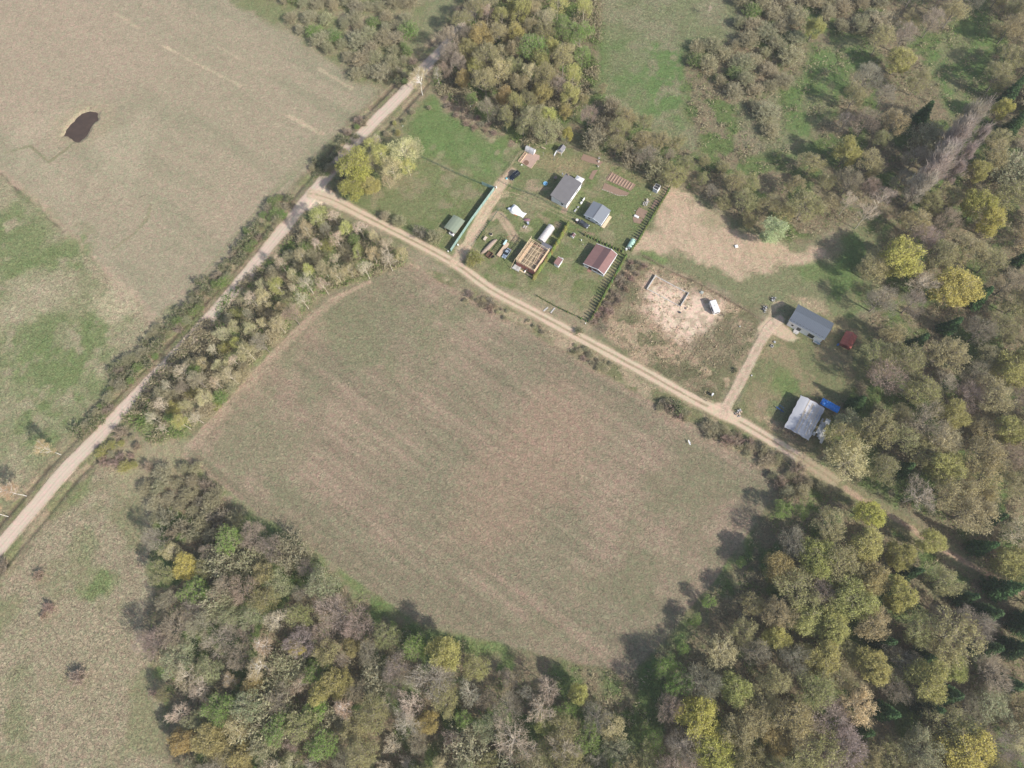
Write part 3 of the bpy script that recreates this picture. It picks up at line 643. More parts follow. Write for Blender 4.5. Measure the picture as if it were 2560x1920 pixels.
    dens = np.sum([np.sin(P@kk[a]+ph[a]) for a in range(6)], axis=0)/6; keep = r.random(n) < np.clip(.30+.85*dens, .03, .95)
    P = P[keep]; out = unit(P-np.array([0, 0, H*base*.9])); m_ = len(P)
    dd = unit(out+unit(r.normal(size=(m_, 3)))*.45+np.array([0, 0, .15-droop])); LL = tl*(.6+.7*r.random(m_))
    parts.append((*twig_quads(r, P-dd*LL[:, None]*.4, dd, LL, np.full(m_, tw*.75)), 0))
    LC2 = np.concatenate([LC, P, P+dd*LL[:, None]*.4, P]) if leaves else LC
    if leaves:
        k = r.integers(0, len(LC2), leaves); Q = LC2[k]+r.normal(size=(leaves, 3))*0.22
        nrm = unit(r.normal(size=(leaves, 3))+out[r.integers(0, m_, leaves)]*0+np.array([0.25, -.2, 0.9])); a = unit(np.cross(nrm, r.normal(size=(leaves, 3)))); b = np.cross(nrm, a)
        sz = leaf*(0.6+0.8*r.random(leaves))[:, None]*0.5
        parts.append((*quads_mesh(Q, a*sz, b*sz*0.8), 1))
    rt = root(kind, None, None, (0, -3000))
    o1 = mb.build('trunk', barkm or BARK, rt)
    me = arr_mesh('crown', parts, [crownm or TWIG, LEAF]); o2 = bpy.data.objects.new('crown', me); COL.objects.link(o2); o2.parent = rt
    return rt
def fir_proto(seed, H=16.0, R=3.0):
    r = np.random.default_rng(seed); mb = MB(); mb.tube([(0, 0, 0), (0, 0, H*0.5), (0, 0, H)], [0.22, 0.14, 0.03], 6)
    S, Dd, L, w = [], [], [], []
    for z in np.arange(1.5, H-0.2, 0.42):
        rad = R*(1-z/H)**0.8+0.25; nb = max(6, int(rad*5))
        for k in range(nb):
            a = 2*math.pi*(k/nb)+r.random()*0.6+z; ln = rad*(0.75+0.35*r.random()); d = np.array([math.cos(a), math.sin(a), -0.28])
            m = max(2, int(ln/0.35))
            for j in range(m):
                t = (j+0.5)/m; p = np.array([0, 0, z])+d*ln*t
                for sgn in (-1, 1):
                    dd = unit(np.array([math.cos(a+sgn*0.8), math.sin(a+sgn*0.8), -0.15+0.2*r.normal()])); S.append(p); Dd.append(dd); L.append(0.35+0.5*(1-t)*r.random()+.15); w.append(0.13)
    S, Dd, L, w = map(np.array, (S, Dd, L, w))
    rt = root('fir_tree', None, None, (0, -3000)); mb.build('trunk', BARK, rt)
    me = arr_mesh('crown', [(*twig_quads(r, S, Dd, L, w*1.3), 0)], [NEEDLE]); o = bpy.data.objects.new('crown', me); COL.objects.link(o); o.parent = rt
    return rt
SBARK = crown_mat('shrub_stems', 0.1, .8, 1.2, False, (0.30, 0.26, 0.19))
def shrub_proto(seed, H=3.0, R=1.9, stems=26, twigs=16, leaves=500, leaf=0.17, name='shrub', tl=0.7, tw=0.045, crownm=None):
    r = np.random.default_rng(seed); mb = MB(); TS, TD, TL = [], [], []
    for i in range(stems):
        a = r.random()*6.283; rad = R*math.sqrt(r.random()); e = np.array([rad*math.cos(a), rad*math.sin(a), H*(0.55+0.45*r.random())*math.sqrt(max(0.15, 1-(rad/R)**2*0.75))])
        s0 = e*np.array([.15, .15, 0]); mid = s0*.5+e*.5+np.array([0, 0, .1*H]); mb.tube([tuple(s0), tuple(mid), tuple(e)], [.035, .025, .01], 3, cap=False)
        t = 0.3+0.7*r.random(twigs); st = np.where(t[:, None] < .5, s0+(mid-s0)*(t[:, None]*2), mid+(e-mid)*(t[:, None]*2-1))
        dd = unit(unit(r.normal(size=(twigs, 3)))+np.array([0, 0, .7])+unit(e)*.4); TS.append(st); TD.append(dd); TL.append(tl*(.4+.8*r.random(twigs)))
    TS = np.concatenate(TS); TD = np.concatenate(TD); TL = np.concatenate(TL)
    parts = [(*twig_quads(r, TS, TD, TL, np.full(len(TL), tw)), 0)]
    if leaves:
        k = r.integers(0, len(TS), leaves); P = TS[k]+TD[k]*(TL[k]*(.4+.7*r.random(leaves)))[:, None]+r.normal(size=(leaves, 3))*.1; P[:, 2] = np.maximum(P[:, 2], .1)
        nrm = unit(r.normal(size=(leaves, 3))+np.array([0, 0, .8])); a = unit(np.cross(nrm, r.normal(size=(leaves, 3)))); b = np.cross(nrm, a); s = leaf*(.6+.8*r.random(leaves))[:, None]*.5
        parts.append((*quads_mesh(P, a*s, b*s*.8), 1))
    rt = root(name, None, None, (0, -3000)); mb.build('stems', SBARK, rt)
    me = arr_mesh('foliage', parts, [crownm or TWIG, LEAF]); o = bpy.data.objects.new('foliage', me); COL.objects.link(o); o.parent = rt
    return rt
TINT = crown_mat('tinted_fine_twigs', 0.35, 0.7, 1.3)
PROTO = {
 'bare': [tree_proto('bare_tree', 11+i, limbs=16, subs=6, twigs=5, leaves=500, leaf=.16, crownm=TINT, tw=.042, shell=2000) for i in range(4)],
 'sparse': [tree_proto('leafing_tree', 31+i, limbs=15, subs=5, twigs=4, leaves=4300, leaf=.17, tw=.045, shell=1500) for i in range(4)],
 'dense': [tree_proto('leafy_tree', 51+i, R=4.9, base=.26, limbs=18, subs=6, twigs=5, leaves=11500, leaf=.19, lobes=.14, tw=.045, shell=2200) for i in range(3)],
 'poplar': [tree_proto('poplar_tree', 71+i, H=18, R=2.7, base=.10, limbs=26, subs=5, twigs=5, leaves=0, crownm=TINT, up=1.5, tl=2.1, shell=1300, tw=.045) for i in range(2)],
 'birch': [tree_proto('birch_tree', 81+i, trunkr=.007, H=13, R=3.2, base=.30, limbs=13, subs=5, twigs=5, leaves=900, leaf=.13, barkm=BIRCHBARK, crownm=TINT, up=.5, droop=.5, tw=.035, tl=1.2, shell=1500) for i in range(2)],
 'airy': [tree_proto('leafing_tree', 141+i, trunkr=.013, H=12, R=4.4, base=.3, limbs=13, subs=5, twigs=4, leaves=2600, leaf=.16, barkm=PALEBARK, crownm=TINT, tw=.045, shell=1100) for i in range(3)],
 'palebare': [tree_proto('bare_tree', 91+i, trunkr=.014, H=13, R=4.2, base=.35, limbs=13, subs=6, twigs=5, leaves=0, barkm=PALEBARK, crownm=TINT, tw=.045, up=.3, shell=900) for i in range(2)],
 'fir': [fir_proto(101), fir_proto(102, 15, 3.4)],
 'shrub': [shrub_proto(111+i) for i in range(3)],
 'willow': [shrub_proto(121+i, 5.0, 3.3, 75, 20, 3600, .145, 'bush', .95, tw=.035) for i in range(3)],
 'twiggy': [shrub_proto(131+i, 2.6, 1.8, 40, 18, 60, .15, 'shrub', .7, crownm=TINT) for i in range(2)],
}
BASEH = {'airy': 12, 'bare': 12, 'sparse': 12, 'dense': 12, 'poplar': 18, 'birch': 13, 'palebare': 13, 'fir': 16, 'shrub': 3, 'willow': 5, 'twiggy': 2.6}
CFAC = {'fir': .5, 'shrub': .5, 'willow': .5, 'twiggy': .5, 'poplar': .55}
# look: (kind, colour, label phrase, tree name, category)
LOOKS = {
 'grey': ('bare', (0.40, 0.35, 0.265), 'grey-brown bare tree', 'bare_tree', 'bare tree'),
 'mauve': ('bare', (0.43, 0.35, 0.29), 'mauve-grey leafless tree', 'bare_tree', 'bare tree'),
 'pale': ('palebare', (0.60, 0.52, 0.40), 'pale-trunked leafless tree', 'bare_tree', 'bare tree'),
 'sage': ('dense', (0.62, 0.68, 0.44), 'pale sage green round tree', 'leafy_tree', 'tree'),
 'straw': ('airy', (0.58, 0.52, 0.32), 'straw-coloured airy tree', 'leafing_tree', 'tree'),
 'lime': ('airy', (0.52, 0.52, 0.21), 'lime-green airy tree', 'leafing_tree', 'tree'),
 'silver': ('sparse', (0.40, 0.42, 0.24), 'silvery green tree', 'leafing_tree', 'tree'),
 'olive': ('sparse', (0.37, 0.36, 0.165), 'thin-leaved olive tree', 'leafing_tree', 'tree'),
 'khaki': ('sparse', (0.43, 0.38, 0.20), 'khaki budding tree', 'leafing_tree', 'tree'),
 'yellow': ('dense', (0.50, 0.47, 0.14), 'bright yellow flowering tree', 'leafy_tree', 'tree'),
 'ygreen': ('dense', (0.46, 0.45, 0.17), 'yellow-green leafy tree', 'leafy_tree', 'tree'),
 'ochre': ('dense', (0.46, 0.39, 0.17), 'ochre flowering tree', 'leafy_tree', 'tree'),
 'green': ('sparse', (0.24, 0.38, 0.09), 'bright green tree', 'leafy_tree', 'tree'),
 'birch': ('birch', (0.50, 0.42, 0.28), 'white-trunked tan birch', 'birch_tree', 'birch tree'),
 'rust': ('birch', (0.56, 0.42, 0.28), 'orange-tinted birch', 'birch_tree', 'birch tree'),
 'poplar': ('poplar', (0.44, 0.385, 0.335), 'tall pale leafless poplar', 'poplar_tree', 'poplar tree'),
 'fir': ('fir', (0.06, 0.11, 0.04), 'dark green fir', 'fir_tree', 'fir tree'),
 'scrub': ('willow', (0.40, 0.385, 0.24), 'grey-green willow bush', 'bush', 'bush'),
 'scrubtan': ('willow', (0.44, 0.40, 0.26), 'tan budding bush', 'bush', 'bush'),
 'bushgreen': ('willow', (0.20, 0.32, 0.08), 'fresh green bush', 'bush', 'bush'),
 'bushdark': ('shrub', (0.13, 0.17, 0.07), 'small dark green shrub', 'shrub', 'shrub'),
 'bushyel': ('willow', (0.40, 0.40, 0.12), 'yellow-green bush', 'bush', 'bush'),
 'twiggy': ('twiggy', (0.38, 0.29, 0.23), 'low brown thorny shrub', 'shrub', 'shrub'),
 'twiggrey': ('twiggy', (0.36, 0.31, 0.23), 'low grey twiggy shrub', 'shrub', 'shrub'),
}
TREES = []   # (look, x, y, H, widthscale, region)
def tree(look, p, H, region, wide=1.0, f=D, base=False):
    k = LOOKS[look][0]
    x, y = f(*p) if base else f(p[0], p[1], H*CFAC.get(k, .62))
    TREES.append([look, x, y, H, wide, region])
def inside(p, poly_):
    c = False; n = len(poly_); x, y = p
    for i in range(n):
        ax, ay = poly_[i]; bx, by = poly_[(i+1) % n]
        if (ay > y) != (by > y) and x < (bx-ax)*(y-ay)/(by-ay)+ax: c = not c
    return c
R_ = random.Random(5)
def fill(poly_, region, mix, spacing, hr, tries=2500, avoid=(), wide=(0.85, 1.15)):
    xs = [p[0] for p in poly_]; ys = [p[1] for p in poly_]; names = list(mix); ws = [mix[n] for n in names]; cnt = 0
    taken = [(t[6], t[5]) for t in TREES if len(t) > 6]
    pts = [t[6] for t in TREES if len(t) > 6]
    for _ in range(tries):
        p = (R_.uniform(min(xs), max(xs)), R_.uniform(min(ys), max(ys)))
        if not inside(p, poly_): continue
        if any(inside(p, a) for a in avoid): continue
        H = R_.uniform(*hr); s = spacing*(0.8+0.4*R_.random())
        if any((p[0]-q[0])**2+(p[1]-q[1])**2 < (0.5*(s+q[2]))**2 for q in pts): continue
        look = R_.choices(names, ws)[0]; k = LOOKS[look][0]
        x, y = D(p[0], p[1], H*CFAC.get(k, .62))
        TREES.append([look, x, y, H, R_.uniform(*wide), region, (p[0], p[1], s)]); pts.append((p[0], p[1], s)); cnt += 1
    return cnt
def T(look, p, H, region, wide=1.0, sp=None, base=False):
    tree(look, p, H, region, wide, D, base); TREES[-1].append((p[0], p[1], sp or H*3.6))

EF, SF, NW, RS, NE, HB, WT, YARD, MEAD, VERGE = 'eastern forest', 'southern forest', 'northern grove', 'roadside wood', 'northern thicket', 'hedgerow wood', 'west verge', 'gardens', 'meadow', 'track verge'
# landmark trees
for p, H, w in [((1945, 556), 15, 1.15), ((2065, 622), 15, 1.2), ((2112, 445), 14, 1.0), ((2140, 480), 13, .9), ((2165, 235), 12, .8), ((1880, 1112), 11, 1.05), ((1512, 1553), 13, 1.15), ((1545, 1622), 13, 1.2), ((2085, 1622), 14, 1.25)]:
    T('yellow', p, H, EF, w, 75)
for p, H, w in [((2040, 1010), 13, 1.1), ((1840, 1290), 14, 1.2), ((1880, 1440), 13, 1), ((2180, 800), 14, 1.1), ((2010, 1170), 10, 1), ((1250, 1500), 10, .8), ((1830, 330), 13, .9), ((1945, 130), 12, 1), ((2060, 1440), 10, 1), ((1940, 1290), 12, .95), ((1590, 1490), 12, 1), ((2110, 370), 11, .9), ((1760, 60), 11, .9), ((1945, 1200), 11, .9), ((2180, 930), 13, 1)]:
    T('ygreen', p, H, EF, w, 60)
T('ygreen', (962, 1412), 12, SF, 1.15, 60); T('yellow', (400, 1225), 8, SF, 1.1, 45); T('ochre', (548, 1480), 9, SF, 1.1, 45); T('yellow', (640, 1397), 6, SF, 1, 30)
T('ochre', (450, 1600), 11, SF, 1.1, 50); T('ochre', (690, 1500), 8, SF, 1, 40); T('rust', (745, 1530), 12, SF, 1.1, 45); T('birch', (560, 1440), 12, SF, 1.25, 50); T('birch', (570, 1395), 11, SF, 1.1, 45)
T('birch', (500, 1470), 9, SF, 1, 45); T('mauve', (655, 1388), 11, SF, 1.1, 48); T('mauve', (725, 1320), 12, SF, 1.25, 58); T('mauve', (770, 1350), 11, SF, 1.1, 48)
T('grey', (480, 1380), 10, SF, 1.3, 60); T('grey', (380, 1360), 11, SF, 1.3, 65); T('silver', (385, 1420), 10, SF, 1.2, 55); T('silver', (450, 1450), 9, SF, 1.1, 40)
T('green', (600, 1575), 11, SF, .9, 40); T('green', (700, 1610), 11, SF, 1, 45); T('green', (1000, 1555), 8, SF, .8, 35); T('green', (850, 1350), 4, SF, .8, 20); T('green', (1270, 1590), 10, SF, 1, 45); T('ygreen', (1180, 1560), 9, SF, .9, 40); T('green', (1225, 1540), 9, SF, .9, 40); T('green', (1410, 1600), 9, SF, 1, 40); T('ochre', (925, 1560), 8, SF, .9, 40)
T('pale', (1170, 1530), 13, SF, 1.1, 55); T('pale', (1110, 1600), 14, SF, 1.2, 60); T('mauve', (940, 1465), 13, SF, 1.2, 60); T('mauve', (860, 1440), 11, SF, 1, 45); T('pale', (890, 1520), 12, SF, 1.1, 45); T('pale', (880, 1560), 12, SF, 1, 45); T('ochre', (760, 1400), 7, SF, .9, 30)
for p, H, w in [((1465, 1475), 11, 1.0), ((1440, 1440), 9, .9), ((1690, 1100), 8, 1), ((1730, 1105), 8, .8), ((1530, 1300), 6, .9), ((1500, 1340), 6, 1), ((1475, 1400), 6, .9), ((1600, 1215), 5, .9)]:
    T('green', p, H, EF, w, 40)
for p, H in [((2140, 1325), 15), ((2175, 1270), 16), ((2050, 1500), 15), ((2010, 1530), 14), ((1985, 738), 15), ((2190, 195), 16), ((2200, 260), 15), ((2130, 1180), 14), ((1915, 1385), 13), ((1975, 1235), 12), ((2090, 1290), 13), ((2000, 1420), 12), ((2190, 1480), 15), ((2150, 1120), 13), ((2060, 700), 12), ((2120, 640), 13), ((1870, 1580), 12), ((2200, 1400), 15), ((1960, 1010), 11), ((2205, 560), 14), ((2000, 240), 12)]:
    T('fir', p, H, EF, 1.1, 50)
for i in range(11):
    t = i/10; T('poplar', (1985+t*115, 405-t*155+R_.uniform(-5, 5)), 21, 'poplar row', 1.25, 30)
for i in range(3): T('poplar', (2060+i*26, 375-i*38), 17, 'poplar row', .9, 30)
for p, H in [((1870, 465), 14), ((1905, 430), 14), ((1830, 440), 12)]: T('pale', p, H, EF, .8, 30)
# north grove
for l, p, H, w in [('green', (1253, 75), 13, 1.0), ('green', (1258, 120), 10, .8), ('green', (1215, 75), 12, .9), ('green', (1150, 110), 14, 1), ('ygreen', (1165, 130), 12, .9), ('green', (1215, 55), 11, .8), ('ochre', (1040, 75), 13, .9), ('ochre', (1090, 205), 11, .7), ('ochre', (1220, 240), 10, .7), ('ochre', (1010, 110), 11, .9), ('ochre', (1000, 170), 9, .9), ('ygreen', (1120, 20), 13, .9), ('silver', (1150, 255), 12, 1.1), ('silver', (1180, 285), 11, 1.1), ('silver', (1130, 270), 10, .9), ('green', (1020, 215), 7, .9), ('yellow', (1225, 290), 9, .6), ('ochre', (1170, 200), 11, .8)]:
    T(l, p, H, NW, w, 36)
# roadside specials
for src, look, H, reg in [((1057, 238), 'birch', 15, 'road edge'), ((1099, 215), 'birch', 9, 'road edge'), ((152, 1137), 'rust', 12, 'road edge'), ((66, 1240), 'rust', 13, 'road edge'), ((20, 1291), 'birch', 13, 'road edge')]:
    x, y = G(*src); TREES.append([look, x, y, H, 1.0, reg, (src[0]*.864, src[1]*.864, 30)])
T('yellow', (768, 365), 14, YARD, 1.2, 50); T('yellow', (762, 408), 10, YARD, 1.1, 40); T('ygreen', (800, 400), 8, YARD, 1.1, 30); T('straw', (872, 330), 12, YARD, 1.25, 45); T('straw', (848, 365), 10, YARD, 1.1, 35); T('lime', (825, 335), 10, YARD, 1.1, 30); T('straw', (893, 322), 9, YARD, 1.1, 30); T('lime', (882, 362), 8, YARD, 1.1, 30); T('straw', (838, 392), 7, YARD, 1.1, 30); T('lime', (800, 318), 9, YARD, 1.1, 30); T('pale', (815, 305), 9, YARD, .7, 25); T('olive', (805, 350), 9, YARD, .8, 25)
T('scrub', (862, 478), 4.5, YARD, .9, 20); T('scrubtan', (832, 465), 4.0, YARD, .8, 20); T('twiggrey', (905, 502), 4, YARD, 1.2, 20); T('scrubtan', (938, 512), 5, YARD, 1.1, 25); T('bushyel', (1026, 555), 5.0, YARD, .95, 25); T('bushyel', (1015, 565), 3.5, YARD, .9, 20)
T('sage', (1668, 502), 10, EF, 1.3, 62)
for p in [(1755, 700), (1320, 45)]: pass
T('pale', (1533, 20), 6, 'meadow', .5, 20)
# fills
STRIP1 = [(705, 455), (790, 490), (870, 535), (875, 560), (760, 592), (690, 620), (600, 715), (555, 625), (615, 560), (670, 480)]
STRIP2 = [(615, 575), (680, 635), (630, 695), (550, 770), (490, 840), (430, 905), (390, 935), (320, 925), (315, 880), (380, 810), (450, 735), (540, 640)]
fill(STRIP1, RS, {'straw': 5, 'lime': 4, 'ygreen': .4, 'pale': 4, 'grey': 1}, 32, (7, 12), wide=(.62, .85))
fill(STRIP2, RS, {'pale': 6, 'straw': 3, 'grey': 2, 'lime': .8}, 32, (7, 12), wide=(.6, .8))
fill_under = [(705, 460), (800, 500), (880, 545), (760, 592), (690, 620), (600, 730), (430, 915), (320, 925), (315, 885), (450, 735), (615, 560)]
fill(fill_under, RS, {'bushyel': 3, 'bushgreen': 1.2, 'scrubtan': 5, 'scrub': 2}, 14, (2.5, 4.5), tries=3000, wide=(1, 1.3))
fill([(945, 180), (940, 130), (1000, 30), (1060, -60), (1270, -60), (1262, 30), (1275, 130), (1240, 200), (1290, 250), (1240, 300), (1150, 290), (1080, 250), (1010, 225)], NW, {'khaki': 3, 'olive': 3, 'grey': 2, 'lime': 2.5, 'straw': 2.5, 'pale': 1.5, 'ygreen': 1.2}, 31, (10, 14), wide=(.7, .95))
fill([(1240, 200), (1300, 190), (1420, 280), (1520, 330), (1640, 400), (1720, 470), (1640, 505), (1560, 440), (1440, 375), (1300, 322), (1240, 300)], HB, {'khaki': 4, 'olive': 4, 'grey': 3, 'scrub': 2}, 33, (6, 10), wide=(.9, 1.15))
GLADES = [[(1740, 100), (1850, 40), (1910, 110), (1830, 220), (1760, 350), (1670, 345), (1670, 220)], [(1990, 80), (2130, -20), (2175, 60), (2140, 210), (2050, 290), (1990, 210)], [(1720, 480), (1930, 465), (1880, 570), (1870, 680), (1780, 720), (1700, 640)], [(1985, 470), (1940, 440), (1900, 480), (1940, 520)], [(1880, 330), (1960, 250), (1985, 330), (1920, 420)]]
fill([(1500, 100), (1600, 80), (1590, -60), (1950, -60), (1900, 60), (1780, 120), (1720, 330), (1690, 340), (1640, 240), (1560, 180), (1490, 130)], NE, {'scrub': 6, 'scrubtan': 4, 'bushgreen': .6}, 28, (3.5, 6.5), avoid=GLADES, wide=(.9, 1.5))
fill([(1790, 200), (1900, 60), (2020, -60), (2290, -60), (2290, 400), (2200, 380), (1900, 600), (1740, 480), (1700, 350), (1760, 300)], EF, {'grey': 3, 'khaki': 4, 'olive': 4, 'mauve': 1.2, 'scrub': 1}, 42, (9, 14), avoid=GLADES, wide=(.9, 1.2))
CORR = [(1690, 930), (1810, 985), (1970, 1075), (2140, 1180), (2120, 1275), (1940, 1185), (1780, 1090), (1690, 1030)]
fill([(1900, 590), (2010, 500), (2290, 380), (2290, 1740), (1330, 1740), (1400, 1570), (1445, 1490), (1515, 1425), (1590, 1290), (1735, 1105), (1800, 1060), (1780, 990), (1800, 960), (1850, 860), (1890, 790), (1900, 700)], EF, {'olive': 6, 'khaki': 3.5, 'grey': 3, 'mauve': 1.2, 'silver': 1.2, 'ygreen': 1.7, 'fir': 1.0, 'ochre': .5, 'straw': 1.5, 'pale': .8}, 50, (10, 15), avoid=[CORR, [(1560, 1180), (1640, 1200), (1500, 1420), (1440, 1440)]], wide=(.9, 1.25), tries=6000)
fill([(330, 1160), (420, 1190), (520, 1130), (640, 1200), (785, 1315), (890, 1385), (1080, 1445), (1330, 1525), (1350, 1740), (430, 1740), (400, 1640), (355, 1520), (330, 1400), (335, 1270)], SF, {'grey': 4, 'olive': 3.5, 'silver': 2.2, 'mauve': 2, 'pale': 1.5, 'scrub': 1.5, 'green': .8, 'ochre': .5, 'straw': 1.5}, 41, (7, 12), wide=(.9, 1.2), tries=5000)
fill([(310, 1010), (430, 1010), (470, 1080), (520, 1120), (440, 1180), (335, 1150), (310, 1080)], SF, {'scrub': 4, 'twiggrey': 2, 'scrubtan': 2}, 28, (3, 5))
fill([(520, -60), (860, -60), (900, 40), (830, 170), (770, 160), (700, 100), (640, 60)], 'north-west scrub', {'scrub': 6, 'bushgreen': 1.5, 'scrubtan': 3, 'bushgreen': 1}, 24, (3.0, 5.2), wide=(1.0, 1.5))
for seg in [[(870, 95), (905, 150), (870, 180), (830, 160)], [(770, 260), (800, 250), (720, 370), (690, 350)], [(675, 340), (720, 360), (700, 385), (670, 370)], [(595, 425), (620, 425), (615, 465), (540, 550), (480, 610), (370, 730), (355, 700), (460, 600), (530, 500)], [(612, 425), (640, 430), (495, 578), (362, 722), (262, 838), (240, 826), (322, 722), (462, 578)], [(235, 790), (330, 740), (340, 770), (280, 830), (230, 860)], [(160, 930), (230, 860), (240, 880), (175, 950)]]:
    fill(seg, WT, {'scrub': 2, 'bushdark': 5, 'bushgreen': 1.5, 'twiggrey': 1}, 14, (1.8, 3.8), wide=(.9, 1.15))
fill([(215, 975), (265, 925), (300, 950), (290, 1010), (220, 1005)], 'south verge', {'twiggy': 2, 'scrubtan': 1, 'bushyel': 1}, 20, (2, 3.5))
for q_, hh in (([(1010, 632), (1100, 668), (1092, 688), (1005, 650)], (.7, 1.8)), ([(1235, 738), (1330, 788), (1310, 802), (1232, 758)], (.7, 2.0)), ([(1432, 862), (1492, 890), (1480, 906), (1425, 880)], (1.0, 2.6)), ([(1530, 908), (1700, 992), (1690, 1012), (1528, 938)], (.8, 2.8)), ([(1140, 690), (1180, 712), (1172, 722), (1136, 700)], (.6, 1.4))):
    fill(q_, VERGE, {'twiggrey': 3, 'scrub': 2, 'scrubtan': 3, 'bushdark': 1, 'twiggy': 1}, 12, hh, wide=(1.0, 1.7))
fill([(1720, 1010), (1780, 1050), (1700, 1070), (1660, 1020)], VERGE, {'twiggrey': 2, 'scrub': 2}, 22, (2.5, 4))
fill([(1365, 560), (1400, 565), (1340, 650), (1295, 705), (1280, 695)], 'sandy lot', {'twiggy': 4, 'twiggrey': 1}, 13, (1.2, 2.0), wide=(1, 1.4))
fill([(945, 205), (1010, 225), (1085, 285), (1050, 290), (985, 255)], 'lawn edge', {'twiggy': 4, 'twiggrey': 1}, 15, (1.2, 2.0), wide=(1, 1.4))
fill([(920, 215), (935, 230), (800, 330), (790, 310)], 'lawn edge', {'scrubtan': 2, 'bushdark': 1, 'bushyel': 1}, 20, (1.2, 2.2))
for p, H in [((85, 1245), 2.6), ((105, 1315), 2.8), ((170, 1465), 3.6), ((5, 1225), 3.5), ((330, 1500), 2.2), ((95, 1330), 1.8)]: T('twiggy' if H < 3 else 'twiggrey', p, H, 'south-west meadow', 1.2, 15)
for p, H in [((1465, 880), 3.6), ((1250, 715), 2), ((1590, 800), 1.5), ((1555, 365), 3)]: T('bushdark', p, H, VERGE, 1.1, 15)

MARKS = {EF: [('red shed', (1830, 735)), ('blue tarpaulin', (1785, 865)), ('silver barn', (1740, 905)), ('pale round tree', (1664, 492)), ('poplar row', (2050, 330)), ('field corner', (1690, 1040)), ('track bend', (1880, 1085)), ('end of the track', (2110, 1230)), ('southern field tip', (1330, 1440)), ('lower frame corner', (2212, 1659)), ('upper frame corner', (2212, 0)), ('double yellow maple', (2120, 460)), ('twin yellow maples', (1530, 1590)), ('bottom frame edge', (1800, 1600)), ('green glade', (1800, 150)), ('frame edge', (2212, 800))],
         SF: [('southern field tip', (1330, 1440)), ('orange-tinted birch', (745, 1530)), ('yellow shrubby tree', (400, 1225)), ('meadow edge', (380, 1640)), ('field edge bend', (905, 1350)), ('western field corner', (388, 980)), ('field edge middle', (640, 1160)), ('bottom centre', (1000, 1655))],
         NW: [('road bend', (930, 150)), ('playhouse', (1207, 322)), ('bright green trees', (1253, 90)), ('top of the grove', (1120, 0))],
         HB: [('playhouse', (1207, 322)), ('grey outhouse', (1417, 406)), ('reed field', (1560, 460)), ('pale round tree', (1664, 492))],
         RS: [('road junction', (700, 420)), ('northern field corner', (885, 575)), ('field edge bend', (650, 695)), ('western field corner', (388, 980)), ('lower wood end', (280, 900))],
         NE: [('bright green meadow patch', (1440, 165)), ('top edge', (1750, 0)), ('green glade', (1800, 150)), ('reed field', (1640, 480))],
         WT: [('road junction', (690, 415)), ('northern birch', (905, 205)), ('lower birches', (130, 980)), ('ditch line', (350, 690))],
         'north-west scrub': [('top edge', (600, 0)), ('northern birch', (905, 205)), ('top of the main road', (960, 0))],
         YARD: [('road junction', (700, 420)), ('green-roofed shed', (980, 487))],
         VERGE: [('metal-roofed house driveway', (1560, 890)), ('northern field corner', (885, 575)), ('eastern field corner', (1690, 1040))]}
ORD = ['nearest', 'second nearest', 'third nearest', 'fourth nearest', 'fifth nearest', 'sixth nearest', 'seventh nearest', 'eighth nearest', 'ninth nearest', 'tenth nearest', 'eleventh nearest', 'twelfth nearest', 'thirteenth nearest', 'fourteenth nearest', 'fifteenth nearest', 'sixteenth nearest', 'seventeenth nearest', 'eighteenth nearest', 'nineteenth nearest', 'twentieth nearest'] + ['%d-th nearest' % i for i in range(21, 80)]
buckets = {}
for t in TREES:
    ms = MARKS.get(t[5], [('main road', (650, 450))]); best = min(ms, key=lambda m: math.hypot(t[1]-D(*m[1])[0], t[2]-D(*m[1])[1]))
    t.append((best[0], math.hypot(t[1]-D(*best[1])[0], t[2]-D(*best[1])[1]))); buckets.setdefault((t[0], t[5], best[0]), []).append(t)
for (lk, reg, mk), ts in buckets.items():
    for i, t in enumerate(sorted(ts, key=lambda q: q[7][1])):
        where = '' if reg in ('meadow', 'poplar row', 'road edge') else ' in the '+reg
        if reg == 'road edge': where = ' at the road edge'
        t.append('%s%s, %s the %s' % (LOOKS[lk][2], where, ORD[i], mk))
ti = 0
for t in TREES:
    look, x, y, H, wd, reg = t[:6]; k, colr, phrase, nm, cat = LOOKS[look]
    pr = PROTO[k]; p = pr[ti % len(pr)]; s = H/BASEH[k]; j = R_.uniform(.86, 1.14); cc = tuple(min(.85, 1.12*c*j*R_.uniform(.94, 1.06)) for c in colr)
    r = dup(p, (x, y, -0.12), R_.uniform(0, 6.283), (s*wd*R_.uniform(.85, 1.2), s*wd*R_.uniform(.85, 1.2), s*R_.uniform(.95, 1.05)), cc, t[8], (cat+'s of the '+reg), nm)
    r['category'] = cat; ti += 1
for ps in PROTO.values():
    for p in ps:
        for ch in list(p.children): bpy.data.objects.remove(ch)
        bpy.data.objects.remove(p)
print('TREES', len(TREES)); from collections import Counter; print(Counter(LOOKS[t[0]][3] for t in TREES)); print(max(len(v) for v in buckets.values()))

# ------------------------------------------------------------------ haze: clear spring air, slightly milky
def add_haze(density):
    m = bpy.data.materials.new('haze_air'); m.use_nodes = True; t = m.node_tree; t.nodes.clear()
    o = t.nodes.new('ShaderNodeOutputMaterial'); v = t.nodes.new('ShaderNodeVolumePrincipled')
    v.inputs['Color'].default_value = (0.92, 0.95, 1.0, 1); v.inputs['Density'].default_value = density; v.inputs['Anisotropy'].default_value = 0.2
    t.links.new(v.outputs[0], o.inputs['Volume'])
    h = MB().box(-2600, -2600, -3.0, 2600, 2600, CAMH+8).build('haze', m); tag(h, kind='stuff'); return h

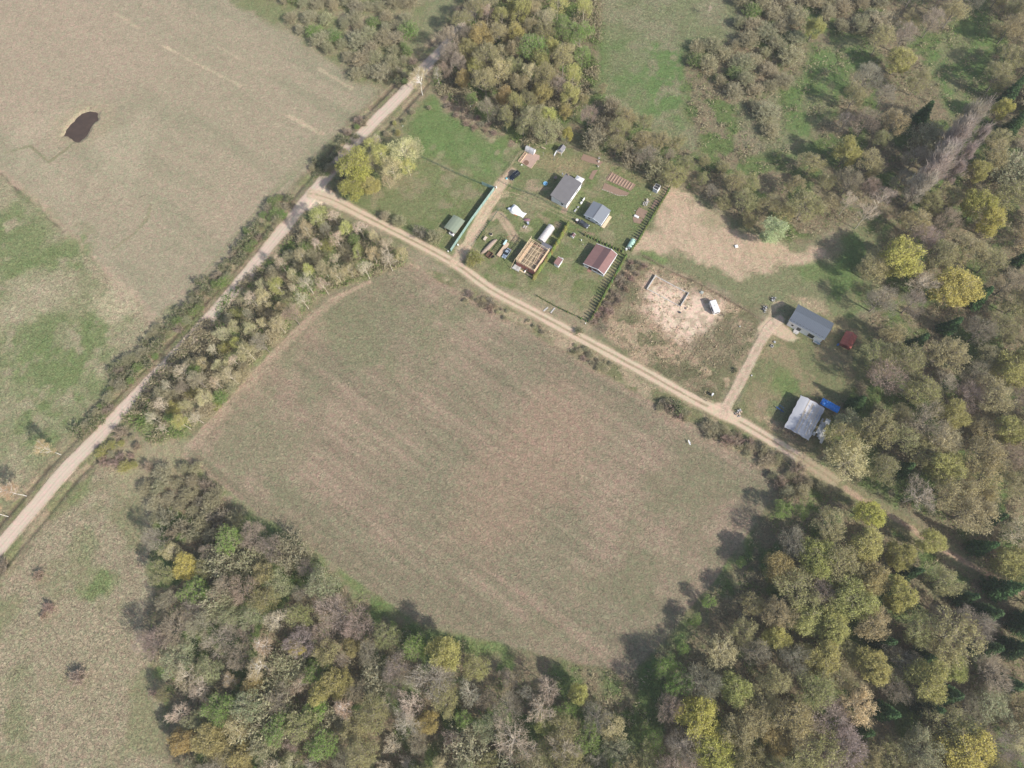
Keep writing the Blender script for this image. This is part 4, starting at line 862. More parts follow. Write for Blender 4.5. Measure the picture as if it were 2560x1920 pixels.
# ------------------------------------------------------------------ buildings
def gable_roof(mb, x0, x1, prof, th=0.14, mi=0):
    """roof running along x; prof = list of (y, z) from south-east eave to north-west eave"""
    n = len(prof)
    for i in range(n-1):
        (ya, za), (yb, zb) = prof[i], prof[i+1]
        mb.hexa([(x0, ya, za-th), (x1, ya, za-th), (x1, yb, zb-th), (x0, yb, zb-th), (x0, ya, za), (x1, ya, za), (x1, yb, zb), (x0, yb, zb)], mi)
def house_walls(prof_wall, x0, x1, name, m, parent, z0=0.0):
    """closed body whose gable follows prof_wall: (y, z) list; ends at y of first and last"""
    n = len(prof_wall); pr = [(prof_wall[0][0], z0)]+list(prof_wall)+[(prof_wall[-1][0], z0)]; N = len(pr)
    mb = MB(); mb.add([(x0, y, z) for y, z in pr]+[(x1, y, z) for y, z in pr], [tuple(range(N))[::-1], tuple(range(N, 2*N))]+[(i, (i+1) % N, N+(i+1) % N, N+i) for i in range(N)])
    return mb.build(name, m, parent)
def window(parent, face, a, z, w, h, fr=WHITE, name='window', fix=0.0):
    """window on a wall: face 'x-' lies in plane x=fix facing -x; a is the y centre. 'y-' in plane y=fix"""
    f = MB(); g = MB(); t = 0.06
    def B(mb, a0, a1, z0, z1, d0, d1):
        if face == 'x-': mb.box(fix-d1, a0, z0, fix-d0, a1, z1)
        elif face == 'x+': mb.box(fix+d0, a0, z0, fix+d1, a1, z1)
        elif face == 'y-': mb.box(a0, fix-d1, z0, a1, fix-d0, z1)
        else: mb.box(a0, fix+d0, z0, a1, fix+d1, z1)
    B(f, a-w/2-t, a+w/2+t, z-h/2-t, z-h/2, .003, .07); B(f, a-w/2-t, a+w/2+t, z+h/2, z+h/2+t, .003, .07)
    B(f, a-w/2-t, a-w/2, z-h/2, z+h/2, .003, .07); B(f, a+w/2, a+w/2+t, z-h/2, z+h/2, .003, .07); B(f, a-.025, a+.025, z-h/2, z+h/2, .02, .055)
    B(g, a-w/2, a+w/2, z-h/2, z+h/2, .003, .018)
    fo = f.build(name, fr, parent); g.build('pane', GLASS, fo); return fo
ROOFBR = mat('brown_shingle', (0.235, 0.135, 0.125), 0.85, var=0.22, scale=.8, wave=('Y', 3.0, 0.06)); ROOFBR2 = mat('dark_brown_shingle', (0.165, 0.10, 0.10), 0.85, var=0.1)
ROOFGR = mat('grey_bitumen_roof', (0.155, 0.15, 0.155), 0.85, var=0.16, scale=.7, wave=('X', 1.0, .08)); ROOFBL = mat('blue_grey_sheet_roof', (0.23, 0.25, 0.28), 0.5, 0.1, var=0.06, wave=('X', 1.6, 0.12))
ROOFML = mat('standing_seam_roof', (0.20, 0.225, 0.26), 0.45, 0.2, var=0.07); ROOFGN = mat('grey_green_roof', (0.23, 0.27, 0.20), 0.8, var=0.1)
DECKBR = mat('red_brown_deck', (0.35, 0.20, 0.15), 0.8, var=0.15)

# brown-roofed cottage
c1 = root('cottage', 'white cottage with wide brown shingle roof and open front porch inside the hedge', 'house', PD(935, 1420), GA)
PRF = [(-0.15, 2.35), (2.3, 3.55), (4.9, 2.95), (8.25, 2.32)]
gable_roof(r1 := MB(), -0.15, 9.15, PRF[:2]); r1o = r1.build('roof', ROOFBR, c1)
gable_roof(r1 := MB(), -0.15, 9.15, PRF[1:3], 0.14); r1.build('roof_band', ROOFBR2, r1o)
gable_roof(r1 := MB(), -0.15, 9.15, PRF[2:], 0.14); r1.build('roof_slope', ROOFBR, r1o)
fb = MB()
for xx in (-0.27, 9.152):
    for (a, b) in zip(PRF[:-1], PRF[1:]): fb.bar((xx+.06, a[0], a[1]-.02), (xx+.06, b[0], b[1]-.02), .12, .26)
fb.box(-.2, -.27, 2.1, 9.2, -.152, 2.36); fb.build('fascia', WHITE, r1o)
MB().box(9.0, 2.2, 3.5, 9.2, 2.4, 3.95).build('finial', WHITE, r1o)
house_walls([(0, 2.15), (2.3, 3.3), (4.9, 2.75), (7.95, 2.15)], 1.6, 8.9, 'walls', WHITEB, c1)
fr = MB(); fr.box(0.05, 0, 0.15, 0.15, 2.6, 1.0); fr.box(0.05, 2.75, 0.15, 0.15, 4.6, 1.0); fr.box(0.05, 6.3, 0.15, 0.15, 7.9, 1.05); fr.box(.15, 0, .15, 1.6, .1, 2.1); fr.box(.15, 7.85, .15, 1.6, 7.95, 2.1)
fr.build('porch_rail', WHITEB, c1)
for y, z in ((0.05, 2.2), (2.65, 3.3), (4.7, 2.8), (6.2, 2.5), (7.9, 2.15)): MB().box(0.03, y-.07, 0.1, .17, y+.07, z).build('porch_post', WHITE, c1)
MB().box(.05, .05, .02, 1.6, 7.9, .14).build('porch_floor', DECKBR, c1)
sp = MB()
for i in range(3): sp.box(-.95+i*.32, 4.75, .0, -.65+i*.32, 6.15, .08+.0*i)
sp.build('steps', DECKBR, c1)
window(c1, 'x-', 3.6, 1.5, 1.3, 1.0, fix=1.6); window(c1, 'x-', 1.2, 1.5, 1.1, 1.0, fix=1.6); window(c1, 'x-', 7.1, 1.5, .9, 1.0, fix=1.6)
dd = MB().box(1.54, 5.0, .14, 1.598, 5.95, 2.05).build('door', mat('dark_door', (.05, .045, .045), .5), c1); MB().box(1.5, 5.08, 1.0, 1.54, 5.2, 1.06).build('handle', STEEL, dd)
window(c1, 'y-', 4.5, 1.45, 1.2, .9, fix=0.0)

# small brown-roofed shed
c2 = root('garden_shed', 'small white shed with single-pitch brown roof on the hedged lawn', 'shed', K4(1790, 1410), GA)
house_walls([(0, 1.75), (1.75, 2.05)], 0, 2.7, 'walls', WHITEB, c2)
gable_roof(r := MB(), -.12, 2.82, [(-.12, 1.84), (1.87, 2.16)], .1); ro = r.build('roof', ROOFBR, c2)
MB().box(2.822, -.13, 1.7, 2.9, 1.88, 2.2).box(-.13, -.2, 1.68, 2.82, -.122, 1.88).build('fascia', WHITE, ro)
MB().box(-.04, .45, .1, -.003, 1.25, 1.6).build('door', mat('grey_white_door', (.62, .66, .70), .6), c2)
tag(MB().box(3.05, .2, 0, 4.0, 1.05, .35).box(3.0, .15, .35, 4.05, 1.1, .4).build('storage_box', mat('pale_grey_plastic', (.5, .48, .48), .6)), 'pale grey storage box behind the small brown-roofed shed', 'box')
bo = bpy.data.objects['storage_box']; bo.location = (*K4(1790, 1410), 0); bo.rotation_euler = (0, 0, GA)
# tiny well house
c3 = root('well_house', 'tiny white well house with brown gable roof in the hedge corner', 'shed', (K4(2100, 800)), GA)
house_walls([(0, 1.1), (.55, 1.45), (1.1, 1.1)], 0, 1.2, 'walls', WHITEB, c3)
gable_roof(r := MB(), -.12, 1.32, [(-.2, 1.06), (.55, 1.56), (1.3, 1.06)], .07); ro = r.build('roof', ROOFBR2, c3)
fb = MB()
for xx in (-.17, 1.36): fb.bar((xx, -.2, 1.04), (xx, .55, 1.55), .08, .14); fb.bar((xx, .55, 1.55), (xx, 1.3, 1.04), .08, .14)
fb.build('fascia', WHITE, ro)
MB().box(-.03, .3, .05, -.003, .8, .85).build('door', mat('grey_white_door', (.6, .6, .6)), c3)
# white house with the dark single-pitch roof
c4 = root('white_house', 'white house with large dark grey single-pitch roof', 'house', K2(1620, 1505), GA)
house_walls([(0, 2.65), (6.35, 3.55)], 0, 10.5, 'walls', WHITEB, c4)
gable_roof(r := MB(), -.35, 10.75, [(-.15, 2.78), (6.75, 3.78)], .16); ro = r.build('roof', ROOFGR, c4)
MB().box(-.36, -.24, 2.5, 10.76, -.152, 2.8).build('gutter', WHITE, ro)
MB().box(10.3, 5.5, 3.6, 10.6, 5.8, 4.3).box(10.25, 5.45, 4.3, 10.65, 5.85, 4.36).build('chimney', mat('chimney_brick', (.3, .22, .18)), ro)
window(c4, 'x-', 1.75, 1.55, .8, .85, mat('grey_frame', (.35, .38, .42)))
window(c4, 'y-', 3.0, 1.5, 1.4, 1.1); window(c4, 'y-', 7.5, 1.5, 1.4, 1.1)
pv = root('party_tent', 'white canopy tent behind the far end of the white house', 'tent', K2(1620, 1505), GA)
tb = MB(); tb.add([(11, .1, 2.1), (13.2, .1, 2.1), (13.2, 3.3, 2.1), (11, 3.3, 2.1), (12.1, 1.7, 2.75)], [(0, 1, 4), (1, 2, 4), (2, 3, 4), (3, 0, 4), (3, 2, 1, 0)]); tb.build('canopy', WHITE, pv)
for x, y in ((11.1, .2), (13.1, .2), (13.1, 3.2), (11.1, 3.2)): MB().cyl(x, y, 0, 2.1, .035, 6).build('pole', STEEL, pv)
ld = root('stepladder', 'pale ladder leaning at the corner of the white house', 'ladder', K2(1945, 1060), GA)
l_ = MB(); l_.bar((0, 0, 0), (.1, .9, 2.3), .07); l_.bar((.45, 0, 0), (.55, .9, 2.3), .07)
for i in range(6): t = .12+i*.15; l_.bar((.0+.1*t, .9*t, 2.3*t), (.45+.1*t, .9*t, 2.3*t), .05)
l_.build('rails', STEEL, ld)
bp_ = root('paddling_pool', 'round light blue paddling pool in the shade of the white house', 'paddling pool', K2(1190, 990))
pl = MB(); N = 20
for i in range(N): a, b = 2*math.pi*i/N, 2*math.pi*(i+1)/N; pl.bar((.75*math.cos(a), .75*math.sin(a), .15), (.75*math.cos(b), .75*math.sin(b), .15), .2, .3)
pl.build('rim', mat('pale_blue_vinyl', (.28, .50, .68), .5), bp_); MB().cyl(0, 0, .02, .1, .72, 20).build('water', mat('pool_water', (.12, .30, .48), .1, var=.05), bp_)
wf = root('white_post', 'short white leaning panel by the side wall of the white house', 'panel', K2(1545, 815), GA)
MB().bar((0, 0, .1), (0, 0, 1.3), .5, .08).build('board', WHITE, wf)
tb2 = root('garden_table', 'oval brown garden table in the shade beside the white house', 'table', K2(1400, 885), GA)
MB().tube([(0, 0, .70), (0, 0, .75)], [.6, .6], 14).build('tabletop', mat('brown_plastic', (.25, .19, .17), .6), tb2)
for a in range(4): MB().cyl(.38*math.cos(a*1.57+.8), .38*math.sin(a*1.57+.8), 0, .7, .03, 6).build('leg', STEEL, tb2)
# blue-grey gable house
c5 = root('blue_house', 'white house with blue-grey gable roof and timber deck beside the gravel yard', 'house', PC(1140, 1365), GA)
house_walls([(.15, 2.15), (3.6, 3.05), (6.9, 2.35)], .25, 6.2, 'walls', mat('blue_shade_boarding', (.66, .70, .76), .6, var=.05, wave=('Z', 2.2, .12)), c5, .35)  # white boarding, with the blue of skylit shade mixed into its colour
gable_roof(r := MB(), -.15, 6.65, [(-.05, 2.32), (3.65, 3.32), (7.3, 2.55)], .12); ro = r.build('roof', ROOFBL, c5)
MB().bar((-.16, 3.65, 3.35), (6.66, 3.65, 3.35), .3, .06).build('ridge_cap', mat('ridge_metal', (.16, .17, .19), .5), ro)
MB().bar((-.22, -.05, 2.25), (-.22, 3.65, 3.25), .1, .2).bar((-.22, 3.65, 3.25), (-.22, 7.3, 2.5), .1, .2).build('fascia', mat('light_blue_trim', (.55, .62, .68), .6), ro)
pi_ = MB()
for x in (.4, 3.2, 6.0):
    for y in (.4, 2.2, 4.3, 6.5): pi_.box(x-.2, y-.2, 0, x+.2, y+.2, .35)
pi_.build('piers', CONC, c5)
window(c5, 'x-', 5.2, 1.5, .9, .9, fix=.25); window(c5, 'x-', 2.0, 1.5, .9, .9, fix=.25)
dk = MB()
for i in range(4): dk.box(.2, -1.2+i*.3, .12, 5.8, -.93+i*.3, .18)
dk.build('deck', WOOD, c5)
# ---- half-built house
BRICK = mat('red_brick', (0.34, 0.135, 0.11), 0.85, var=0.15, wave=('Z', 5.0, 0.15)); BRICKP = mat('pink_brick', (0.46, 0.27, 0.25), 0.85, var=0.12, wave=('Z', 5.0, 0.12))
c6 = root('half_built_house', 'half-built brick house with open timber frame upper storey and no roof', 'house', PE(840, 1510), GA)
bw = MB(); LX, LY = 9.6, 7.6
bw.box(0, 0, 0, .3, LY, 2.45); bw.box(LX-.3, 0, 0, LX, LY, 2.45); bw.box(.3, LY-.3, 0, LX-.3, LY, 2.45); bw.build('brick_wall', BRICK, c6)
MB().box(.3, 0, 0, LX-.3, .3, 2.45).build('side_wall', BRICKP, c6)
MB().box(.3, .3, .02, LX-.3, LY-.3, .1).build('ground_slab', mat('shade_dark_slab', (.10, .095, .09), .9), c6)  # slab coloured dark to stand for the shade between the joists
js = MB()
for i in range(19):
    x = .45+i*.48
    js.box(x, .05, 2.452, x+.15, LY-.05, 2.66)
js.build('floor_joists', WOOD, c6)
fl = MB(); fl.box(.0, 6.3, 2.663, LX, LY, 2.70); fl.box(2.2, .1, 2.663, LX-.2, .75, 2.70); fl.box(2.6, 1.05, 2.663, LX-1.2, 1.9, 2.70)
fl.build('floor_boards', mat('new_chipboard', (.66, .46, .31), .8, var=.12), c6)
fr = MB()
for y, h0, h1, x0, x1 in ((LY, 2.70, 4.75, .1, LX+.3), (0.0, 2.70, 3.75, .0, LX+.4)):
    for k in range(15):
        x = x0+(x1-x0)*k/14; fr.box(x-.04, y-.06, h0-.2, x+.04, y+.06, h1)
    fr.box(x0-.3, y-.08, h1, x1+.3, y+.08, h1+.12); fr.box(x0, y-.07, h0, x1, y+.07, h0+.08); fr.box(x0, y-.061, (h0+h1)/2, x1, y+.061, (h0+h1)/2+.08)
    for k in range(5):
        xa = x0+(x1-x0)*k/5; fr.bar((xa, y-.1, h0), (xa+1.6, y-.1, h1), .05, .1)
fr.bar((.2, LY-.7, 2.7), (.2, LY, 4.75), .1); fr.bar((0, LY-1.0, 4.2), (LX, LY-1.0, 4.2), .1)
for k in range(8): fr.bar((.6+k*1.25, LY-1.0, 2.7), (.6+k*1.25, LY-1.0, 4.2), .07)
fr.build('side_frame', WOOD, c6)
gf = MB()
for x, hh in ((0.05, 3.8), (LX-.05, 3.9)):
    for k in range(13):
        y = .1+(LY-.2)*k/12; h = hh+(4.75-hh)*k/12*.85; gf.box(x-.05, y-.04, 2.67, x+.05, y+.04, h)
    gf.bar((x, 0, hh), (x, LY, 4.75), .12); gf.bar((x, 0, 3.3), (x, LY, 3.3), .08)
gf.build('end_frame', WOOD, c6)
bmz = MB()
for y in (3.05, 4.3, 6.05): bmz.bar((.0, y, 3.7), (LX, y, 3.7), .1, .18)
for x in (2.2, 4.6, 7.0, 8.2): bmz.bar((x, .1, 3.55), (x, LY, 3.9), .08, .16)
for x in (2.2, 4.6, 7.0):
    for y in (3.05, 4.3, 6.05): bmz.bar((x, y, 2.7), (x, y, 3.65), .09)
bmz.bar((LX+.3, .6, 3.8), (LX-.2, .2, 5.0), .09); bmz.bar((LX+.4, LY, 4.8), (LX+1.0, LY, 5.1), .09)
bmz.bar((1.5, 2.0, 2.7), (6.2, 2.4, 3.2), .12); bmz.bar((1.0, 1.3, 2.7), (6.8, 2.0, 3.0), .12)
bmz.build('beams', WOOD, c6)
sh = MB(); sh.hexa([(.2, .07, 2.72), (LX-.2, .07, 2.72), (LX-.2, .12, 2.72), (.2, .12, 2.72), (.2, .07, 3.6), (LX-.2, .07, 3.6), (LX-.2, .12, 3.6), (.2, .12, 3.6)])
sh.build('sheathing', mat('new_chipboard', (.66, .46, .31)), c6)
ex = MB(); ex.box(LX+.05, -.1, 2.15, LX+2.5, 3.9, 2.3); ex.build('lean_to_roof', mat('dark_grey_felt', (.15, .15, .17), .8), c6)
for x, y in ((LX+2.4, 0), (LX+2.4, 3.8), (LX+.3, 3.8)): MB().box(x-.06, y-.06, 0, x+.06, y+.06, 2.15).build('post', WOODG, c6)
po = MB(); po.box(-1.9, 5.5, .25, -.02, 8.2, .38); po.build('porch_floor', CONC, c6)
pr = MB()
for (a, b) in (((-1.85, 5.55), (-1.85, 8.15)), ((-1.85, 5.55), (-.1, 5.55))):
    pr.bar((*a, 1.2), (*b, 1.2), .07); pr.bar((*a, .45), (*b, .45), .05)
for x, y in ((-1.85, 5.55), (-1.85, 6.8), (-1.85, 8.15), (-.9, 5.55)): pr.box(x-.04, y-.04, 0, x+.04, y+.04, 1.22)
pr.build('porch_rail', WHITE, c6)
br = MB(); br.bar((-2.3, 8.6, 0), (-.1, 7.9, 4.4), .12); br.build('brace', WOOD, c6)
dg = MB(); dg.box(-.035, 2.4, .9, -.003, 3.6, 1.9); dg.build('window_opening', GLASS, c6)
pk = root('plank_row', 'long pale boards laid on the grass in front of the half-built house', 'boards', PE(840, 1510), GA)
pp = MB()
for i in range(9): y0 = .1+i*.75; pp.box(-1.05-.1*(i % 3), y0, .02, -.65-.12*(i % 2), y0+.95, .09+.02*(i % 3))
pp.build('boards', WOOD, pk)
st = root('white_sack', 'white sack lying by the boards of the half-built house', 'sack', PE(540, 1395), GA)
MB().tube([(-.5, 0, .22), (-.2, 0, .25), (.2, .05, .25), (.55, 0, .2)], [.12, .25, .27, .1], 9).build('sack', WHITE, st, True)
# tunnel greenhouses
def tunnel(name, label, xy, ang, Lh, Wd, Hh, m, hoops=6, ends=None, hm=STEEL):
    r = root(name, label, 'greenhouse', xy, ang); N = 14
    pts = [(-(Wd/2)*math.cos(math.pi*i/N), Hh*math.sin(math.pi*i/N)**.8) for i in range(N+1)]
    mb = MB(); M = 10
    for j in range(M):
        for i in range(N):
            xa, xb = Lh*j/M, Lh*(j+1)/M; mb.add([(xa, pts[i][0], pts[i][1]), (xb, pts[i][0], pts[i][1]), (xb, pts[i+1][0], pts[i+1][1]), (xa, pts[i+1][0], pts[i+1][1])], [(0, 1, 2, 3)])
    co = mb.build('cover', m, r, True); so_ = co.modifiers.new('thick', 'SOLIDIFY'); so_.thickness = .02
    for k in range(hoops):
        h = MB(); x = Lh*k/(hoops-1); q = [(x, -(Wd/2+.02)*math.cos(math.pi*i/N), (Hh+.02)*math.sin(math.pi*i/N)**.8) for i in range(N+1)]
        h.tube(q, [.03]*(N+1), 4); h.build('hoop', hm, r)
    for x in (0.0, Lh-.02):
        e = MB(); e.add([(x, a, b) for a, b in pts]+[(x+.02, a, b) for a, b in pts], [tuple(range(N+1)), tuple(range(N+1, 2*N+2))[::-1]]); e.build('end_wall', ends or m, r)
    dr = MB().box(-.05, -.4, .02, -.003, .4, Hh*.85).build('door', WHITE, r)
    return r
POLYC = mat('milky_polycarbonate', (.66, .62, .61), .35, var=.1, scale=1, spec=.6)
tunnel('greenhouse', 'long translucent tunnel greenhouse behind the half-built house', K4(1425, 872), math.radians(57), 7.1, 2.9, 2.0, POLYC, 8, hm=WHITE)
tunnel('greenhouse', 'pale green tunnel greenhouse in the corner of the hedge', K5(1480, 398), math.radians(61), 3.6, 2.2, 1.75, mat('green_film', (.44, .66, .55), .5, var=.15, scale=2), 4)
tunnel('greenhouse', 'small grey polycarbonate greenhouse by the raised beds', PA(735, 520), math.radians(-30+180), 3.7, 2.1, 1.9, mat('grey_polycarbonate', (.52, .52, .54), .4, var=.1), 5)
fz = root('white_box', 'white cabinet standing at the door of the green tunnel', 'cabinet', K5(1442, 432), GA)
MB().box(0, 0, 0, .6, .55, 1.0).build('body', WHITE, fz, bevel=.03)
# outhouse
c7 = root('outhouse', 'grey outhouse with dark panelled roof by the top of the hedge', 'outhouse', K3(1785, 1062), GA)
MB().box(0, 0, 0, 2.2, 1.85, 2.0).build('walls', WHITE, c7)
gable_roof(r := MB(), -.1, 2.3, [(-.1, 2.02), (1.95, 2.25)], .06); ro = r.build('roof_frame', WHITE, c7)
gable_roof(r := MB(), .05, 1.05, [(.05, 2.11), (1.8, 2.30)], .05); r.build('roof_panel', mat('dark_panel', (.05, .05, .055), .4), ro)
gable_roof(r := MB(), 1.15, 2.15, [(.05, 2.11), (1.8, 2.30)], .05); r.build('roof_panel', mat('dark_panel', (.05, .05, .055)), ro)
MB().box(-.04, .3, .1, -.003, 1.65, 1.85).build('door', mat('blue_grey_door', (.42, .46, .52), .6), c7)
# playhouse with slide
c8 = root('playhouse', 'stilted playhouse with grey gable roof and white slide', 'playhouse', PA(1810, 600), GA)
house_walls([(0, 2.0), (.95, 2.7), (1.9, 2.0)], .2, 2.2, 'walls', WHITEB, c8, .95)
gable_roof(r := MB(), -.05, 2.6, [(-.25, 1.9), (.95, 2.85), (2.15, 1.9)], .07); r.build('roof', mat('grey_plank_roof', (.20, .195, .21), .8, wave=('X', 3, .3)), c8)
for x in (-.3, 2.1):
    for y in (.05, 1.85): MB().box(x-.05, y-.05, 0, x+.05, y+.05, 1.6).build('stilt', WHITE, c8)
MB().box(-.4, 0, .9, 2.2, 1.9, .95).build('platform', WOODG, c8)
window(c8, 'x-', .95, 1.6, .5, .4, fix=.2)
MB().bar((-.1, 2.3, 1.0), (2.6, 2.35, .95), .4, .05).build('walkway', WHITE, c8); MB().bar((-.1, 2.3, 1.05), (-1.7, 2.35, .1), .45, .08).build('slide', WHITE, c8)
# raised beds and patio
c9 = root('patio', 'pinkish paved patio with timber edging by the small greenhouse', 'patio', PA(600, 1130), GA)
MB().prism([(0, 0), (4.6, .1), (4.7, -.6), (6.6, .3), (6.4, 3.0), (4.6, 5.2), (.3, 4.8)], .0, .06).build('paving', mat('pink_paving', (.44, .31, .25), .9, var=.2, scale=2), c9)
MB().bar((0, 0, .1), (3.5, -.03, .1), .12).build('edging', WOOD, c9)
MB().prism([(.2, 2.4), (1.0, 1.9), (2.0, 2.2), (2.4, 3.3), (1.9, 4.0), (.6, 4.0)], .06, .10).build('mat', mat('brown_mat', (.20, .12, .08), .9), c9)
rb = root('raised_bed', 'long raised vegetable bed of yellow planks beside the patio', 'raised bed', PA(75, 860), GA)
e = MB(); e.box(0, 0, 0, 5.0, .08, .4); e.box(0, -1.0, 0, 5.0, -.92, .4)
for x in (0, 1.6, 3.3, 4.92): e.box(x, -.92, 0, x+.08, 0, .38)
e.build('planks', WOOD, rb); MB().box(.08, -.92, 0, 4.92, 0, .26).build('soil', SOIL, rb)
wb_ = root('white_bag', 'crumpled white bag at the foot of the raised bed', 'bag', PA(220, 1000)); MB().tube([(-.3, 0, .15), (0, .1, .22), (.35, 0, .15)], [.1, .24, .1], 8).build('bag', WHITE, wb_, True)
for i, (p, lab) in enumerate([(PA(1080, 655), 'grey clothes-line post nearer the small greenhouse'), (PA(1495, 805), 'grey clothes-line post in front of the playhouse')]):
    r = root('clothes_post', lab, 'post', p, GA, 'clothes-line posts'); MB().cyl(0, 0, 0, 2.35, .06, 8).build('pole', STEEL, r); MB().bar((0, -.5, 2.3), (0, .5, 2.3), .06).build('crossbar', STEEL, r)
r = root('garden_bench', 'weathered bench with grey cloth behind the first clothes post', 'bench', PA(1060, 350), GA)
MB().box(0, -1, .4, .5, .7, .46).build('seat', WOODG, r); MB().box(.05, -.9, 0, .45, -.8, .4).box(.05, .5, 0, .45, .6, .4).build('legs', WOODG, r)
# shed with green-grey roof
c10 = root('open_shed', 'open timber shed with grey-green curved roof beside the green fence', 'shed', K1(430, 1380), GA)
house_walls([(.1, 1.75), (2.1, 2.15), (4.1, 1.85)], 1.0, 5.9, 'walls', mat('tan_boards', (.50, .40, .27), .8, wave=('X', 4, .2)), c10)
gable_roof(r := MB(), -.1, 6.2, [(-.35, 1.85), (1.0, 2.2), (2.3, 2.32), (3.5, 2.2), (4.6, 1.95)], .08); r.build('roof', ROOFGN, c10)
for y in (.1, 2.1, 4.1): MB().box(.0, y-.05, 0, .1, y+.05, 1.9).build('post', WOOD, c10)
r = root('water_tank', 'white box tank in front of the green-roofed shed', 'tank', K1(405, 1395), GA)
MB().box(0, 0, 0, 1.0, 1.9, 1.0).build('tank', WHITE, r, bevel=.06)
r = root('dark_board', 'dark lid lying on the white box tank', 'lid', K1(405, 1395), GA, z=1.0); MB().box(.2, .5, .0, .85, 1.6, .08).build('board', mat('dark_grey', (.07, .07, .09), .6), r)
# ---- metal-roofed house
am = math.radians(56.84)
c11 = root('metal_roofed_house', 'long house with blue-grey standing seam roof and pale front wall', 'house', K7(1490, 795), am)
house_walls([(.75, 3.4), (4.2, 4.85), (7.6, 3.3)], .45, 12.75, 'walls', WHITE, c11)
for o in c11.children: o.location = (0, 0, 0)
c11w = c11.children[0]; me = c11w.data
for v in me.vertices: v.co = (v.co.y, v.co.x, v.co.z)
me.flip_normals()
def roof_y(mb, y0, y1, prof, th=.12):
    for (xa, za), (xb, zb) in zip(prof[:-1], prof[1:]):
        mb.hexa([(xa, y0, za-th), (xb, y0, zb-th), (xb, y1, zb-th), (xa, y1, za-th), (xa, y0, za), (xb, y0, zb), (xb, y1, zb), (xa, y1, za)])
roof_y(r := MB(), .0, 13.1, [(.7, 3.52), (4.2, 5.05), (7.9, 3.4)]); ro = r.build('roof', ROOFML, c11)
sm = MB()
for k in range(27):
    y = .05+k*.5; sm.bar((.7, y, 3.56), (4.2, y, 5.09), .09, .08); sm.bar((7.9, y, 3.44), (4.2, y, 5.09), .09, .08)
sm.build('seams', mat('seam_metal', (.15, .17, .20), .4, .2), ro)
sg = MB()
for k in range(11): sg.bar((1.1, .8+k*1.15, 3.82), (1.1, 1.4+k*1.15, 3.82), .08, .12)
sg.build('snow_guard', mat('dark_metal', (.04, .045, .05), .4), ro)
MB().bar((.66, 0, 3.45), (.66, 13.1, 3.45), .12).build('gutter', mat('grey_gutter', (.3, .33, .36), .4), ro)
window(c11, 'x-', 11.1, 1.7, .6, .7, mat('dark_frame', (.05, .05, .05)), fix=.75); window(c11, 'x-', 8.7, 1.45, 1.2, 1.7, mat('dark_frame', (.05, .05, .05)), fix=.75); window(c11, 'x-', 4.2, 1.4, 2.0, 1.9, mat('dark_frame', (.05, .05, .05)), fix=.75)
MB().box(-.25, 8.0, 0, .72, 9.8, .3).box(-.6, 8.2, 0, -.25, 9.6, .16).build('steps', CONC, c11); MB().box(-.1, .3, 0, .72, 2.6, .22).build('terrace', CONC, c11)
MB().box(.1, .2, .3, .16, 2.4, 1.1).build('terrace_rail', mat('blue_glass', (.30, .42, .52), .15), c11)
# red metal shed
c12 = root('red_shed', 'small rust-red metal shed at the forest edge', 'shed', K7(1890, 865), GA)
house_walls([(.1, 1.5), (1.9, 2.15), (3.7, 1.5)], .1, 5.4, 'walls', mat('red_sheet', (.36, .10, .075), .7, wave=('X', 3, .3)), c12)
gable_roof(r := MB(), 0, 5.5, [(-.1, 1.52), (1.9, 2.28), (3.9, 1.52)], .05); ro = r.build('roof', mat('rust_red_roof', (.40, .125, .095), .75, var=.25, wave=('X', 3.5, .25), stain=((.28, .2, .16), 1.2, .58)), c12)
rb2 = MB()
for k in range(6): rb2.bar((.15+k*1.04, -.1, 1.55), (.15+k*1.04, 1.9, 2.31), .08, .05); rb2.bar((.15+k*1.04, 3.9, 1.55), (.15+k*1.04, 1.9, 2.31), .08, .05)
rb2.build('ribs', mat('rib_red', (.30, .08, .06), .7), ro); MB().box(.06, 1.2, .05, .097, 2.6, 1.7).build('door', mat('dark_red', (.18, .05, .04)), c12)
r = root('blue_barrel', 'small blue barrel at the corner of the red shed', 'barrel', K7(1735, 790)); MB().cyl(0, 0, 0, .9, .3, 12).build('barrel', mat('blue_plastic', (.04, .15, .42), .4), r)
# ---- silver barn
c13 = root('open_barn', 'large open barn with weathered silver sheet roof and pale battens', 'barn', PF(890, 1600), math.radians(58.5))
SILV = mat('silver_sheet', (.56, .555, .57), .5, .2, var=.08, scale=.6, stain=((.36, .37, .42), .22, .56))
r = MB(); NX_, NY_ = 14, 8
prz = [2.6, 2.85, 3.05, 3.2, 3.3, 3.35, 3.3, 3.15, 2.95]
for i in range(NX_):
    for j in range(NY_):
        q = []
        for (a, b) in ((i, j), (i+1, j), (i+1, j+1), (i, j+1)):
            x = -.7+12.6*a/NX_; y = .55+8.5*b/NY_; w = .12*math.sin(a*1.9+b*.7)*(1 if b in (0, NY_) else .3); q.append((x+(.15*math.sin(b*2.3) if a in (0, NX_) else 0), y+w, prz[b]))
        r.add(q, [(0, 1, 2, 3)])
rf = r.build('roof', SILV, c13); sd = rf.modifiers.new('thick', 'SOLIDIFY'); sd.thickness = .04; sd.offset = -1
bt = MB()
def rz(y):
    t = min(max((y-.55)/8.5*NY_, 0), NY_-.001); i = int(t); return prz[i]+(prz[i+1]-prz[i])*(t-i)+.05
for y, x0, x1 in ((5.95, -.5, 11.7), (5.6, 0, 8), (4.7, -.2, 11.2), (4.35, 5, 11), (3.3, 1.5, 10.5), (2.2, .3, 11.5), (2.7, 6, 10.8), (1.4, 2, 9)): bt.bar((x0, y, rz(y)), (x1, y, rz(y)), .14, .05)
bt.build('battens', WOOD, rf)
